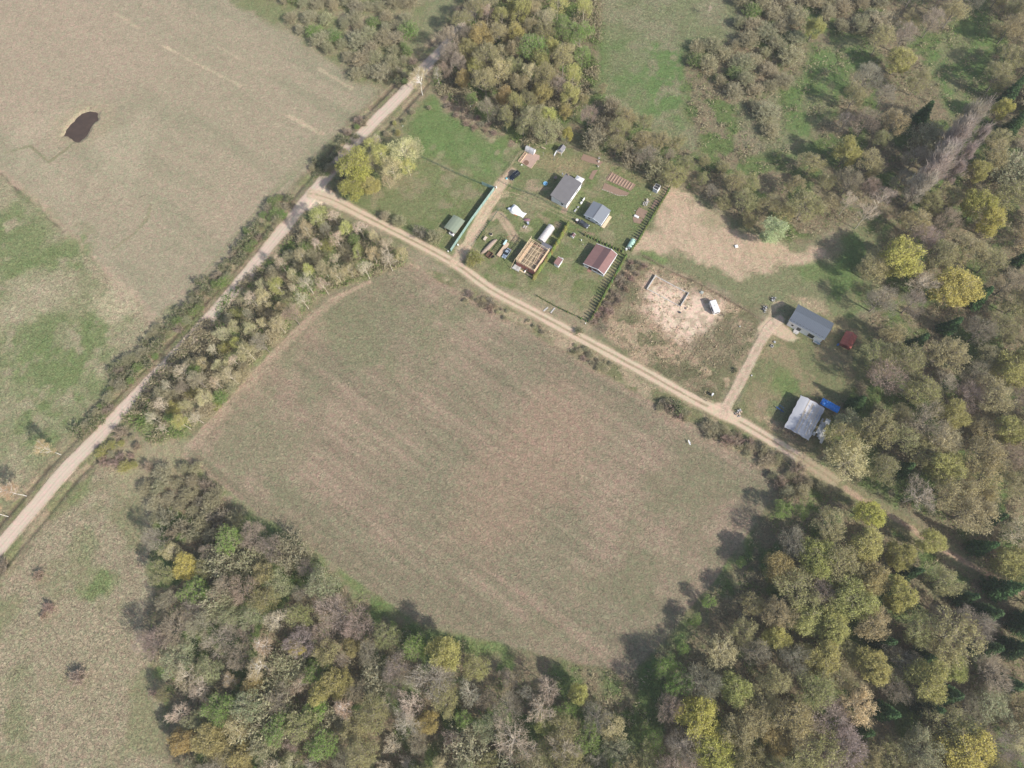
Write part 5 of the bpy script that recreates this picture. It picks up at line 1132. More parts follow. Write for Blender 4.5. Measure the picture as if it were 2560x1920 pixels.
for x in (-.4, 3.5, 7.5, 11.5):
    for y in (.9, 4.8, 8.7): MB().box(x-.07, y-.07, 0, x+.07, y+.07, rz(y)-.12).build('post', WOODG, c13)
MB().box(-.5, .8, 2.4, -.4, 8.8, 2.55).box(11.4, .8, 2.4, 11.5, 8.8, 2.55).build('tie_beam', WOODG, c13)
MB().box(2.5, 8.6, 0, 11.4, 8.68, 2.4).box(11.4, 1.0, 0, 11.48, 8.6, 2.35).build('back_wall', mat('dark_boards', (.12, .10, .08), .9, wave=('X', 4, .3)), c13)
# pale sheets lean-to beside the barn
c14 = root('scrap_lean_to', 'patchwork lean-to of bleached white sheets against the silver barn', 'lean-to', PF(890, 1600), math.radians(58.5))
CH = [mat('bleached_sheet', (.66, .64, .60), .7, var=.15, stain=((.25, .24, .23), 1.0, .6)), mat('grey_sheet', (.42, .42, .42), .7, var=.2, stain=((.15, .14, .13), 1.2, .58))]
for (x0, y0, x1, y1, z0, z1, k) in ((1.0, -3.6, 4.4, -2.7, 1.7, 1.55, 0), (1.8, -2.75, 5.6, -1.9, 1.85, 1.7, 0), (2.2, -1.95, 6.2, -1.1, 2.0, 1.87, 1), (3.2, -1.15, 6.4, -.3, 2.1, 2.0, 0), (2.0, -.5, 3.4, .3, 1.9, 1.9, 0), (6.3, -2.2, 8.0, -.4, 1.5, 1.5, 1), (7.8, -2.9, 9.6, -1.4, 1.75, 1.7, 0), (7.4, -.9, 9.2, -.3, 1.2, 1.1, 1)):
    MB().hexa([(x0, y0, z1), (x1, y0, z1-.05), (x1, y1, z0-.05), (x0, y1, z0), (x0, y0, z1+.05), (x1, y0, z1), (x1, y1, z0), (x0, y1, z0+.05)]).build('sheet', CH[k], c14)
for x, y in ((1.3, -3.3), (4.2, -3.3), (5.9, -1.8), (9.2, -2.7), (8, -.6), (2.3, -.4), (6.5, -2.0)): MB().box(x-.06, y-.06, 0, x+.06, y+.06, 1.45).build('post', WOODG, c14)
# blue tarpaulin
c15 = root('tarpaulin_stack', 'bright blue tarpaulin over a timber stack behind the silver barn', 'tarpaulin', PF(1180, 560), math.radians(-32))
tm = MB(); nx, ny = 16, 6; rr = random.Random(3)
V = [[(i*.38+(.12*rr.random()), (j-.5)*.42+.1*rr.random(), 1.2-.10*abs(j-2.6)**1.7*.45+.38*rr.random()*(1 if 0 < j < ny else .3)) for j in range(ny+1)] for i in range(nx+1)]
for i in range(nx):
    for j in range(ny): tm.add([V[i][j], V[i+1][j], V[i+1][j+1], V[i][j+1]], [(0, 1, 2, 3)])
to = tm.build('tarpaulin', mat('blue_tarpaulin', (.015, .22, .70), .4, var=.3, scale=2.5, bump=.08, bscale=4, spec=.5), c15); q = to.modifiers.new('thick', 'SOLIDIFY'); q.thickness = .03
MB().box(.2, 0, 0, 5.8, 1.9, .75).build('timber', WOODG, c15)
r = root('plank_pile', 'brown planks on the ground between the barn and the blue tarpaulin', 'planks', PF(880, 380), math.radians(-31))
p_ = MB()
for i in range(3): p_.box(0, -i*.32, .02, 6.4-.6*i, -i*.32+.26, .12)
p_.build('planks', mat('brown_planks', (.28, .19, .13), .85, var=.2), r)
r = root('blue_seesaw', 'dark blue swing frame in the shade of the silver barn', 'swing frame', K8(930, 800), math.radians(-40))
s_ = MB(); s_.bar((-1.5, 0, .6), (1.5, 0, .6), .25, .1); s_.bar((-.9, -.8, 0), (-.9, .9, 1.2), .07); s_.bar((.8, -.8, 0), (.8, .9, 1.2), .07); s_.bar((-.9, .9, 1.2), (.8, .9, 1.2), .07); s_.build('frame', mat('dark_blue', (.02, .08, .25), .5), r)
# ---- caravan
c16 = root('caravan', 'white box caravan parked on the sandy lot', 'caravan', K6(1325, 575), math.radians(105.5))
MB().box(-2.4, -1.1, .45, 2.2, 1.1, 2.35).build('body', WHITE, c16, bevel=.12)
window(c16, 'y-', 0, 1.55, 1.2, .6, mat('dark_frame', (.05, .05, .05)), fix=-1.1); window(c16, 'y+', -.6, 1.5, 1.4, .6, mat('dark_frame', (.05, .05, .05)), fix=1.1); window(c16, 'x-', 0, 1.5, 1.3, .6, mat('dark_frame', (.05, .05, .05)), fix=-2.4)
MB().box(.8, 1.103, .6, 1.4, 1.14, 2.1).build('door', mat('cream', (.65, .62, .55)), c16)
for y in (-1.05, 1.05):
    w = MB(); w.tube([(-.1, y-.1, .32), (-.1, y+.1, .32)], [.32, .32], 14); w.build('wheel', BLACK, c16)
MB().bar((2.2, -.6, .42), (3.3, 0, .42), .08).bar((2.2, .6, .42), (3.3, 0, .42), .08).build('drawbar', STEEL, c16)
MB().box(-.3, -.25, 2.351, .3, .25, 2.45).build('roof_vent', mat('vent_grey', (.6, .6, .58)), c16)
# ---- cars
def car(name, label, xy, ang, Lc, Wc, Hc, paint_, suv=False):
    r = root(name, label, 'car', xy, ang); h = Lc/2; w = Wc/2; b = MB()
    PR = [(-h, .38, .62), (-h+.12, .30, .86), (-h*.55, .28, .92), (-.1, .27, .92), (h*.45, .27, .88), (h-.25, .28, .76), (h, .36, .56)] if not suv else [(-h, .40, .85), (-h+.1, .32, 1.02), (-h*.5, .3, 1.05), (-.1, .3, 1.05), (h*.45, .3, 1.02), (h-.2, .3, .92), (h, .38, .66)]
    sec = []
    for x, z0, z1 in PR:
        k = 1 if abs(x) < h*.85 else .88; sec.append([(x, -w*k, z0), (x, -w*k*1.02, (z0+z1)/2), (x, -w*k*.9, z1), (x, w*k*.9, z1), (x, w*k*1.02, (z0+z1)/2), (x, w*k, z0)])
    for s_ in sec: b.v += s_
    n = 6
    for i in range(len(sec)-1):
        for k in range(n): b.f.append((i*n+k, (i+1)*n+k, (i+1)*n+(k+1) % n, i*n+(k+1) % n)); b.m.append(0)
    b.f.append(tuple(range(n))); b.f.append(tuple((len(sec)-1)*n+k for k in range(n))[::-1]); b.m += [0, 0]
    bo_ = b.build('body', paint_, r, bevel=.05)
    zb = .90 if not suv else 1.02; xr, xf = (-h*.72, h*.38) if not suv else (-h*.93, h*.40); xrt, xft = (-h*.42, h*.02) if not suv else (-h*.80, h*.08)
    g = MB(); g.hexa([(xr, -w*.88, zb), (xf, -w*.88, zb), (xf, w*.88, zb), (xr, w*.88, zb), (xrt, -w*.68, Hc-.05), (xft, -w*.68, Hc-.05), (xft, w*.68, Hc-.05), (xrt, w*.68, Hc-.05)]); g.build('windows', GLASS, r)
    t = MB(); t.box(xrt-.02, -w*.70, Hc-.06, xft+.02, w*.70, Hc); t.build('roof', paint_, r, bevel=.03)
    if suv: MB().bar((xrt, -w*.62, Hc+.04), (xft, -w*.62, Hc+.04), .05).bar((xrt, w*.62, Hc+.04), (xft, w*.62, Hc+.04), .05).build('roof_rails', STEEL, r)
    for x in (-h*.6, h*.62):
        for y in (-w*.93, w*.93):
            wl = MB(); wl.tube([(x, y-.1, .33), (x, y+.1, .33)], [.33, .33], 14); wo_ = wl.build('wheel', BLACK, r); rm = MB(); rm.tube([(x, y-.115, .33), (x, y+.115, .33)], [.2, .2], 10); rm.build('rim', STEEL, wo_)
    for y in (-w*.62, w*.62):
        MB().box(h-.16, y-.2, .58, h+.02, y+.2, .72).build('headlight', mat('lamp_glass', (.75, .78, .8), .1), r)
        MB().box(-h-.02, y-.18, .66, -h+.12, y+.18, .82).build('tail_light', mat('red_lamp', (.35, .02, .02), .2), r)
    return r
car('parked_car', 'black sport utility car with roof rails on the top lawn', K2(552, 838), math.radians(44+180), 4.6, 1.9, 1.72, mat('black_car_paint', (.012, .018, .03), .15, .2, var=.02, spec=.7), True)
car('parked_car', 'dark grey estate car parked by the blue-grey gable house', PC(515, 1265), math.radians(-34.5), 4.7, 1.85, 1.5, mat('grey_car_paint', (.12, .13, .15), .2, .5, var=.02, spec=.6))
car('parked_car', 'light blue-silver saloon car in the shade of the half-built house', PB(1195, 1040), math.radians(60+180), 4.3, 1.75, 1.42, mat('silver_car_paint', (.46, .54, .62), .25, .4, var=.02, spec=.6))
r = root('water_butt', 'round white-topped barrel behind the dark grey car', 'barrel', PC(310, 1160)); MB().cyl(0, 0, 0, 1.15, .5, 16).build('barrel', mat('dark_grey', (.07, .07, .09)), r); MB().cyl(0, 0, 1.15, 1.22, .52, 16).build('lid', mat('pale_lid', (.7, .68, .65), .5), r)
r = root('watering_heap', 'turquoise bags beside the black car', 'bags', K1(1138, 590), .3)
MB().tube([(-.4, .1, .2), (0, 0, .35), (.4, -.1, .2)], [.12, .3, .15], 8).build('bag', mat('turquoise', (.08, .42, .50), .5), r, True); MB().tube([(-.1, -.6, .15), (.2, -.3, .25)], [.12, .2], 8).build('bag', WHITE, r, True)
# ---- fences
def fence_panels(name, label, pts, h, m, pm, post=2.5, th=.05, cap=None):
    r = root(name, label, 'fence', pts[0]); o = np.array(pts[0]); p_ = MB()
    for a, b in zip(pts[:-1], pts[1:]):
        a = np.array(a)-o; b = np.array(b)-o; L = np.hypot(*(b-a)); n = max(1, int(L/post)); d = (b-a)/L; nn = np.array([-d[1], d[0]])
        for k in range(n):
            s_ = a+d*L*k/n; e_ = a+d*L*(k+1)/n; f_ = MB(); f_.hexa([(*(s_+d*.02-nn*th/2), .05), (*(e_-d*.02-nn*th/2), .05), (*(e_-d*.02+nn*th/2), .05), (*(s_+d*.02+nn*th/2), .05), (*(s_+d*.02-nn*th/2), h), (*(e_-d*.02-nn*th/2), h), (*(e_-d*.02+nn*th/2), h), (*(s_+d*.02+nn*th/2), h)])
            f_.build('panel', m, r)
            q = MB(); q.box(s_[0]-.05, s_[1]-.05, 0, s_[0]+.05, s_[1]+.05, h+.06); q.build('post', pm, r)
    return r
GF = mat('green_sheet_fence', (.25, .37, .34), .6, .05, var=.08, wave=('X', 5, .15)); GP = mat('dark_green_post', (.05, .12, .10), .5)
A0, A1, A2, A3 = K1(372, 1600), K1(975, 745), K1(800, 672), K1(0, 312)
fence_panels('green_fence', 'tall green sheet metal fence along the driveway', [A0, K1(640, 1200), A1, A2], 2.0, GF, GP)
def wire_fence(label, pts, h=1.3, post=3.0, m=GP, wires=4, mesh=True):
    r = root('wire_fence', label, 'fence', pts[0]); o = np.array(pts[0]); wv = MB()
    for a, b in zip(pts[:-1], pts[1:]):
        a = np.array(a)-o; b = np.array(b)-o; L = np.hypot(*(b-a)); n = max(1, int(L/post))
        for k in range(n+1):
            p = a+(b-a)*k/n; MB().cyl(p[0], p[1], 0, h+.05, .035, 5).build('post', m, r)
        for k in range(wires): z = .1+(h-.15)*k/(wires-1); wv.bar((*a, z), (*b, z), .02, .03)
        if mesh:
            for k in range(int(L/.35)): p = a+(b-a)*k*.35/L; wv.bar((p[0], p[1], .1), (p[0], p[1], h-.05), .015)
    wv.build('wire_mesh', m, r); return r
wire_fence('thin dark wire fence across the lawn from the green fence', [A2, K1(400, 500), A3, K1(-170, 240)])
wire_fence('dark wire fence between the loop track and the white house', [K1(1030, 620), K1(1230, 725), K1(1540, 830), K1(1860, 1010), K3(250, 1440)], 1.2)
wire_fence('garden fence along the bottom of the northern grove', [K1(1090, 560), K1(1215, 405), K1(1310, 250), PA(1620, 60), K3(330, 270), K3(800, 460), K3(1400, 660), K3(1900, 860), K3(2040, 930)], 1.3, 3.2, WOODG)
wire_fence('low dark fence on the east side of the driveway', [K4(-10, 960), K4(200, 700), K4(400, 430), K4(560, 190)], 1.0, 1.6)
wire_fence('wire fence along the north edge of the sandy lot', [K6(560, 0), K6(900, 185), K6(1100, 265), K6(1400, 430), K6(1700, 600)], 1.0, 3.5, WOODG, 3, False)
wire_fence('garden fence round the dug beds west of the car', [K4(600, 290), K4(780, 440)], .9, 1.4)
# ---- thuja hedges
TH = []
def thuja_proto(seed, H=1.5, R=.27):
    r = np.random.default_rng(seed); n = 620; z = r.random(n)**1.15*H; a = r.random(n)*6.283; rad = R*(1-z/H)**.75*(.8+.3*r.random(n))
    P = np.stack([rad*np.cos(a), rad*np.sin(a), z+.03], 1); nrm = unit(np.stack([np.cos(a), np.sin(a), .4+r.random(n)*.4], 1)+r.normal(size=(n, 3))*.35)
    t = unit(np.cross(nrm, np.array([0, 0, 1.]))); b = np.cross(nrm, t); s = (.06+.06*r.random(n))[:, None]
    return quads_mesh(P, t*s, b*s*1.5)
for k in range(3):
    rt = root('thuja', None, None, (0, -3000)); MB().cyl(0, 0, 0, .5, .03, 5, .01).build('stem', BARK, rt)
    me = arr_mesh('foliage', [(*thuja_proto(900+k), 0)], [NEEDLE]); o = bpy.data.objects.new('foliage', me); COL.objects.link(o); o.parent = rt; TH.append(rt)
WORDS = {}
def ordinal(n):
    o1 = ['', 'first', 'second', 'third', 'fourth', 'fifth', 'sixth', 'seventh', 'eighth', 'ninth', 'tenth', 'eleventh', 'twelfth', 'thirteenth', 'fourteenth', 'fifteenth', 'sixteenth', 'seventeenth', 'eighteenth', 'nineteenth']
    t1 = {2: 'twent', 3: 'thirt', 4: 'fort', 5: 'fift', 6: 'sixt', 7: 'sevent', 8: 'eight', 9: 'ninet'}
    if n < 20: return o1[n]
    return t1[n//10]+'ieth' if n % 10 == 0 else t1[n//10]+'y-'+o1[n % 10]
def hedge(pts, gap, h, row, frm, colr, hv=.12, wd=1.0):
    n = 0; w = [np.array(p) for p in pts]
    for a, b in zip(w[:-1], w[1:]):
        L = np.hypot(*(b-a)); m = int(L/gap)
        for k in range(m):
            p = a+(b-a)*(k+.5)/m+np.array([R_.uniform(-.05, .05), R_.uniform(-.05, .05)]); n += 1; s = h/1.5*R_.uniform(1-hv, 1+hv)
            c = tuple(x*R_.uniform(.8, 1.2) for x in colr)
            if R_.random() < .02: continue
            r = dup(TH[n % 3], (p[0], p[1], 0), R_.uniform(0, 6), (s*wd, s*wd, s), c, 'thuja in the %s, %s from %s' % (row, ordinal(n), frm), 'thujas in the '+row, 'thuja'); r['category'] = 'thuja'
THC = (.13, .17, .055)
SC = (K3(2030, 955), K5(1455, 470), K5(860, 1560))
hedge([SC[0], K5(1610, 300), K5(1500, 440)], 1.1, 1.8, 'hedge beside the reed field', 'the outhouse', THC, .15)
hedge([K5(1445, 500), K5(1150, 1020), K5(862, 1560)], 1.12, 2.0, 'cottage hedge beside the sandy lot', 'the green tunnel', THC, .12)
hedge([K5(850, 1570), K5(340, 1330)], .85, 1.1, 'front hedge along the dirt track', 'the white marker', THC, .3); hedge([K5(340, 1330), K5(0, 1140)], .85, .8, 'front hedge near the half-built house', 'its middle gap', THC, .3)
hedge([K5(1400, 455), K5(1100, 330), K5(760, 170)], 1.12, 1.7, 'hedge behind the brown-roofed cottage', 'the green tunnel', THC, .2)
hedge([K4(2000, 500), K4(1800, 850), K4(1560, 1230), K4(1270, 1650)], .75, 2.3, 'tall hedge beside the half-built house', 'the well house', (.20, .215, .065), .15, 1.1)
hedge([K4(100, 850), K4(210, 690), K4(390, 440)], .8, .9, 'low hedge along the driveway', 'the dirt track', THC, .25)
for rt in TH:
    for ch in list(rt.children): bpy.data.objects.remove(ch)
    bpy.data.objects.remove(rt)
# ---- yard things
r = root('tarpaulin_cover', 'bright white tarpaulin draped over a heap beside the loop track', 'tarpaulin', K4(960, 240), math.radians(-36))
mb = MB(); nx, ny = 12, 6; rr = random.Random(9); V = []
for i in range(nx+1):
    row = []
    for j in range(ny+1):
        u = i/nx; v = j/ny*2-1; wdt = 1.45+.4*math.sin(u*5.5+.3); z = 1.3*(1-v*v)**.5*(.75+.25*math.sin(u*6))*(min(1, u*5+.3))*(min(1, (1-u)*5+.3)); row.append((-3.2+6.2*u+.1*rr.random(), v*wdt-.3*math.sin(u*3), max(.04, z+.08*rr.random())))
    V.append(row)
for i in range(nx):
    for j in range(ny): mb.add([V[i][j], V[i+1][j], V[i+1][j+1], V[i][j+1]], [(0, 1, 2, 3)])
o = mb.build('sheet', mat('white_tarp', (.88, .88, .88), .5, var=.03), r); q = o.modifiers.new('t', 'SOLIDIFY'); q.thickness = .03
r = root('grey_bundle', 'grey-blue wrapped bundle at the end of the white tarpaulin', 'bundle', K4(765, 190), .4); MB().tube([(-.5, 0, .3), (0, 0, .45), (.6, 0, .3)], [.25, .45, .3], 9).build('bundle', mat('grey_blue_film', (.45, .50, .60), .4), r, True)
r = root('orange_planks', 'orange boards poking out under the white tarpaulin', 'boards', K4(895, 310), math.radians(-30)); MB().box(-.7, -.2, 0, .7, .1, .1).box(-.5, -.1, .1, .8, .15, .18).build('boards', mat('orange_wood', (.50, .22, .10), .7), r)
r = root('upturned_boat', 'maroon upturned rowing boat beside the white tarpaulin', 'boat', K4(1140, 410), math.radians(-4))
mb = MB(); S_ = []
for i in range(9):
    u = i/8; wd_ = .62*math.sin(math.pi*(u*.9+.05))**.6; hh = .5*math.sin(math.pi*(u*.9+.05))**.5; S_.append([(-1.25+2.5*u, wd_*math.cos(t), max(0.02, hh*math.sin(t))) for t in np.linspace(0, math.pi, 9)])
for i in range(8):
    for j in range(8): mb.add([S_[i][j], S_[i+1][j], S_[i+1][j+1], S_[i][j+1]], [(0, 1, 2, 3)])
mb.build('hull', mat('maroon_paint', (.24, .13, .15), .6), r, True); MB().bar((-1.2, -.62, .05), (1.2, -.62, .05), .06).build('gunwale', mat('pale_rim', (.55, .45, .45)), r)
r = root('wheelie_bin', 'dark blue-grey bin south of the upturned boat', 'bin', K4(1160, 500), .5); MB().prism([(-.3, -.35), (.3, -.35), (.3, .35), (-.3, .35)], 0, .95).build('body', mat('bin_grey', (.16, .19, .26), .5), r, bevel=.04); MB().box(-.35, -.4, .95, .35, .4, 1.02).build('lid', mat('bin_lid', (.5, .52, .6), .5), r)
r = root('scrap_heap', 'heap of white scrap and rubble by the greenhouse', 'heap', K4(1100, 580)); mb = MB()
for i in range(14): x, y = rr.uniform(-.9, .9), rr.uniform(-.7, .7); s_ = rr.uniform(.12, .3); mb.bar((x, y, .05), (x+rr.uniform(-.5, .5), y+rr.uniform(-.5, .5), rr.uniform(.1, .5)), s_, s_*.6)
mb.build('rubble', mat('pale_rubble', (.62, .56, .50), .8), r)
# plank stack, dug heap, table, fire ring
r = root('plank_stack', 'long stack of new pink-tan planks by the silver car', 'plank stack', PB(905, 1130), math.radians(57.5))
p_ = MB()
for lay in range(4):
    for k in range(5): p_.box(.05*((lay*7+k*3) % 4), k*.27-.65, .12+lay*.13, 6.2+.1*((k+lay) % 3), k*.27-.41, .23+lay*.13)
p_.build('planks', mat('pink_tan_planks', (.62, .46, .33), .75, var=.15, scale=2), r); MB().box(.4, -.6, 0, .6, .65, .12).box(5.2, -.6, 0, 5.4, .65, .12).build('bearers', WOODG, r)
r = root('sheet_roll', 'pale turquoise foam sheets on the end of the plank stack', 'foam sheets', PB(1130, 700), math.radians(58), z=.66); MB().box(-.7, -.35, 0, .9, .35, .16).box(.3, -.3, .16, 1.4, .3, .35).build('sheets', mat('pale_turquoise', (.55, .74, .74), .6), r)
r = root('earth_bank', 'long curved bank of grey-brown excavated earth', 'earth bank', PB(640, 760), math.radians(58)); pts = [(-4.6, 1.2, 0), (-3, .7, .2), (-1, .3, .45), (1, .1, .5), (2.6, -.2, .3), (3.4, -.6, .0)]
MB().tube([(a, b, c*.3) for a, b, c in pts], [.3, .7, .85, .8, .6, .2], 10).build('bank', mat('excavated_earth', (.33, .26, .21), .95, var=.35, scale=2, bump=.1, bscale=3), r, True)
r = root('brown_trough', 'dark brown open trough in the dug corner of the yard', 'trough', PB(600, 1080), math.radians(55)); MB().box(-1.2, -.9, 0, 1.2, -.8, .7).box(-1.2, .8, 0, 1.2, .9, .7).box(-1.2, -.8, 0, -1.1, .8, .7).box(1.1, -.8, 0, 1.2, .8, .7).box(-1.1, -.8, .0, 1.1, .8, .15).build('trough', mat('dark_brown', (.13, .075, .05), .8), r)
r = root('tyre_stack', 'black tyres heaped at the end of the brown trough', 'tyres', PB(690, 1150)); mb = MB()
for x, y, z in ((0, 0, .1), (.55, .3, .1), (.2, .15, .32)):
    for i in range(12): a, b = i*.5236, (i+1)*.5236; mb.bar((x+.3*math.cos(a), y+.3*math.sin(a), z), (x+.3*math.cos(b), y+.3*math.sin(b), z), .18, .2)
mb.build('tyres', BLACK, r)
r = root('garden_table', 'pale wooden table with leaning frame beside the driveway hedge', 'table', PB(460, 530), math.radians(60)); MB().box(-.75, -.5, .68, .75, .5, .74).build('tabletop', mat('pale_pine', (.62, .52, .42), .7), r)
for x, y in ((-.65, -.4), (.65, -.4), (-.65, .4), (.65, .4)): MB().box(x-.04, y-.04, 0, x+.04, y+.04, .68).build('leg', WOODG, r)
MB().bar((.9, -.9, 0), (.8, .6, 1.3), .08).bar((-.9, -1.0, 0), (-.9, .2, .9), .08).build('frame', WOODG, r)
r = root('fire_ring', 'round black fire pit with pale rim on the grass', 'fire pit', PB(660, 370)); MB().cyl(0, 0, 0, .35, .58, 16).build('rim', mat('pale_rim2', (.62, .55, .42)), r); MB().cyl(0, 0, .352, .40, .5, 16).build('embers', BLACK, r)
r = root('timber_frame', 'thin red-brown timber goal frame standing by the spur track', 'frame', PB(1140, 200), 0); o_ = np.array(PB(1140, 200)); q1 = np.array(PB(1225, 560))-o_; q2 = np.array(PB(1460, 430))-o_
m_ = mat('red_brown_pole', (.26, .12, .09), .7); MB().bar((q1[0], q1[1], 0), (q1[0]+.05, q1[1], 2.2), .1).build('post', m_, r); MB().bar((q2[0], q2[1], 0), (q2[0], q2[1], .9), .1).build('post', m_, r); MB().bar((q1[0], q1[1], 2.2), (q2[0], q2[1], .9), .09).bar((q1[0], q1[1], 2.2), (q1[0]-1.2, q1[1]+.5, 2.0), .08).build('crossbar', m_, r)
r = root('arbor_ribs', 'row of low dark bed frames between the earth bank and plank stack', 'bed frame', PB(820, 900), math.radians(58)); mb = MB()
for k in range(9): mb.bar((-.6+k*.75, -1.0, .1), (-.6+k*.75, 1.0, .1), .06, .2)
mb.bar((-.6, -1, .12), (5.4, -1, .12), .06, .24); mb.bar((-.6, 1, .12), (5.4, 1, .12), .06, .24); mb.build('slats', mat('green_black', (.06, .08, .04), .9), r)
# foundation on the sandy lot
c = root('foundation_walls', 'low concrete foundation walls of an unbuilt house on the sand', 'foundation', K6(970, 550), GA)
f_ = MB(); f_.box(-.6, 13.0, 0, 5.9, 13.3, .75); f_.box(0, -.0, 0, 5.9, .28, .65); f_.box(5.62, .28, 0, 5.9, 13.0, .12); f_.box(-.3, .28, 0, -.05, 12.99, .10)
f_.build('walls', CONC, c)
for i, (p, lab) in enumerate([(K6(960, 620), 'dark stone lump beside the foundation corner'), (K6(1035, 580), 'pale sandy boulder near the foundation corner')]):
    r = root('boulder', lab, 'boulder', p); mb = MB(); mb.tube([(-.5, 0, .1), (-.1, .1, .25), (.4, 0, .12)], [.15, .42, .12], 8); mb.build('boulder', [mat('dark_stone', (.06, .065, .08)), mat('sand_stone', (.50, .40, .30))][i], r, True)
r = root('trailer_frame', 'rusty bare trailer frame beside the caravan', 'frame', K6(1405, 640), .2); mb = MB()
for k in range(4): mb.bar((-.7+k*.45, -.5, .25), (-.7+k*.45, .5, .25), .06)
mb.bar((-.9, -.5, .25), (.9, -.5, .25), .07); mb.bar((-.9, .5, .25), (.9, .5, .25), .07); mb.build('frame', mat('dark_rust', (.10, .07, .06), .7), r)
r = root('pallet_of_blocks', 'grey pallet of debris between the caravan and the foundation', 'pallet', K6(1195, 400), GA); MB().box(-.5, -.6, 0, .5, .6, .15).box(-.3, -.5, .15, .45, .3, .45).build('blocks', mat('grey_green_blocks', (.42, .44, .40), .8), r)
def debris(label, p, n, sx, sy, cols):
    r = root('rubble_pile', label, 'rubble pile', p, GA)
    for ci, cc in enumerate(cols):
        mb = MB()
        for i in range(n): x, y = rr.uniform(-sx, sx), rr.uniform(-sy, sy); a = rr.uniform(0, 3.14); l_ = rr.uniform(.2, .7); z = rr.uniform(.08, .7); mb.bar((x, y, z*.5), (x+l_*math.cos(a), y+l_*math.sin(a), z), rr.uniform(.15, .35), rr.uniform(.08, .25))
        mb.build('stones', cc, r)
GRB = mat('grey_blocks', (.40, .40, .40), .85, var=.2); DKB = mat('dark_blocks', (.09, .09, .10), .8)
debris('grey rubble pile west of the metal-roofed house', K7(735, 295), 12, 1.0, .7, [GRB, DKB]); debris('grey rubble pile north of the metal-roofed house', K7(850, 160), 10, .9, .6, [GRB, DKB])
debris('pile of pale bricks at the driveway mouth', K8(370, 850), 16, 1.2, .8, [mat('pale_brick', (.55, .42, .33), .85), GRB]); debris('ring of stones and slabs on the lawn of the outhouse', PG(490, 930), 12, 1.2, .7, [mat('pale_slab', (.50, .45, .38)), GRB])
r = root('well_ring', 'round pale concrete well ring on the lawn by the metal-roofed house', 'well ring', K7(828, 805)); MB().cyl(0, 0, 0, .35, .5, 16).build('ring', CONC, r); MB().cyl(0, 0, .352, .37, .36, 14).build('opening', mat('dark_water', (.05, .05, .05)), r)
r = root('concrete_disc', 'small grey concrete disc next to the well ring', 'concrete disc', K7(865, 750)); MB().cyl(0, 0, 0, .3, .38, 14).build('lid', GRB, r)
# small white markers and posts
for nm, lab, p, h, w in [('marker_post', 'white-capped marker post at the hedge corner by the track', K5(785, 1605), 1.1, .5), ('marker_post', 'white bucket on the grass east of the driveway mouth', K8(545, 328), .4, .45), ('marker_post', 'small white tub in the sandy lot', K6(1612, 772), .5, .35), ('marker_post', 'white globe lamp on the lawn by the outhouse', PG(625, 690), .7, .3), ('marker_post', 'cream globe lamp beside the lower vegetable bed', PG(92, 1232), .7, .3), ('marker_post', 'white tub behind the cottage garden', PD(185, 165), .8, .42), ('marker_post', 'pale lamp ball by the cottage', PD(235, 315), .5, .22), ('marker_post', 'white bag beside the end of the green fence', K1(1000, 720), 1.0, .5), ('marker_post', 'white sack at the road end of the green fence', K1(335, 1600), .7, .45), ('marker_post', 'white cloth against the green fence', K1(470, 1510), .6, .6), ('marker_post', 'white stone at the foot of the northern grove', Q2(840, 687), .5, .4), ('marker_post', 'white spot of litter on the western lawn', Q2(404, 812), .3, .3)]:
    name = lab.split()[1]; nm2 = {'tub': 'tub', 'bucket': 'bucket', 'globe': 'globe_lamp', 'lamp': 'lamp_ball', 'bag': 'bag', 'sack': 'sack', 'cloth': 'cloth', 'stone': 'stone', 'spot': 'paper_scrap', 'small': 'tub'}
    kk = next((v for k, v in nm2.items() if k in lab.split()[:3]), 'marker_post'); r = root(kk, lab, kk.replace('_', ' '), p)
    mb = MB(); w *= .8
    if kk in ('globe_lamp', 'lamp_ball', 'marker_post'): MB().cyl(0, 0, 0, h, .05, 6).build('stem', STEEL, r); mb.tube([(0, 0, h-.02), (0, 0, h+w*.25), (0, 0, h+w*.6), (0, 0, h+w*.8)], [w*.3, w*.55, w*.45, w*.1], 10); mb.build('cap', WHITE, r, True)
    else: mb.tube([(0, 0, 0), (0, 0, h*.5), (0, 0, h)], [w*.5, w*.6, w*.5], 10); mb.build('body', WHITE, r)
r = root('cold_frame', 'white lidded cold frame on the lower vegetable bed', 'cold frame', PG(150, 1415), math.radians(-31)); MB().box(-.9, -.4, .0, .9, .4, .5).build('box', WHITE, r, bevel=.04); MB().box(-.8, -.3, .503, .8, .3, .53).build('glass_lid', mat('milky_lid', (.8, .78, .8), .2), r)
r = root('white_sheets', 'white sheets leaning in the shade between the two houses', 'sheets', PC(540, 420), math.radians(57)); MB().bar((.6, 0, .5), (-.8, 0, .5), .3, .9).bar((-1.3, -.1, .4), (-2.2, .05, .4), .45, .7).build('sheets', WHITE, r); MB().bar((-3.4, 0, .25), (-4.2, .1, .25), .4, .4).bar((-4.8, .1, .25), (-6.2, .2, .25), .45, .4).build('grey_sheets', GRB, r)
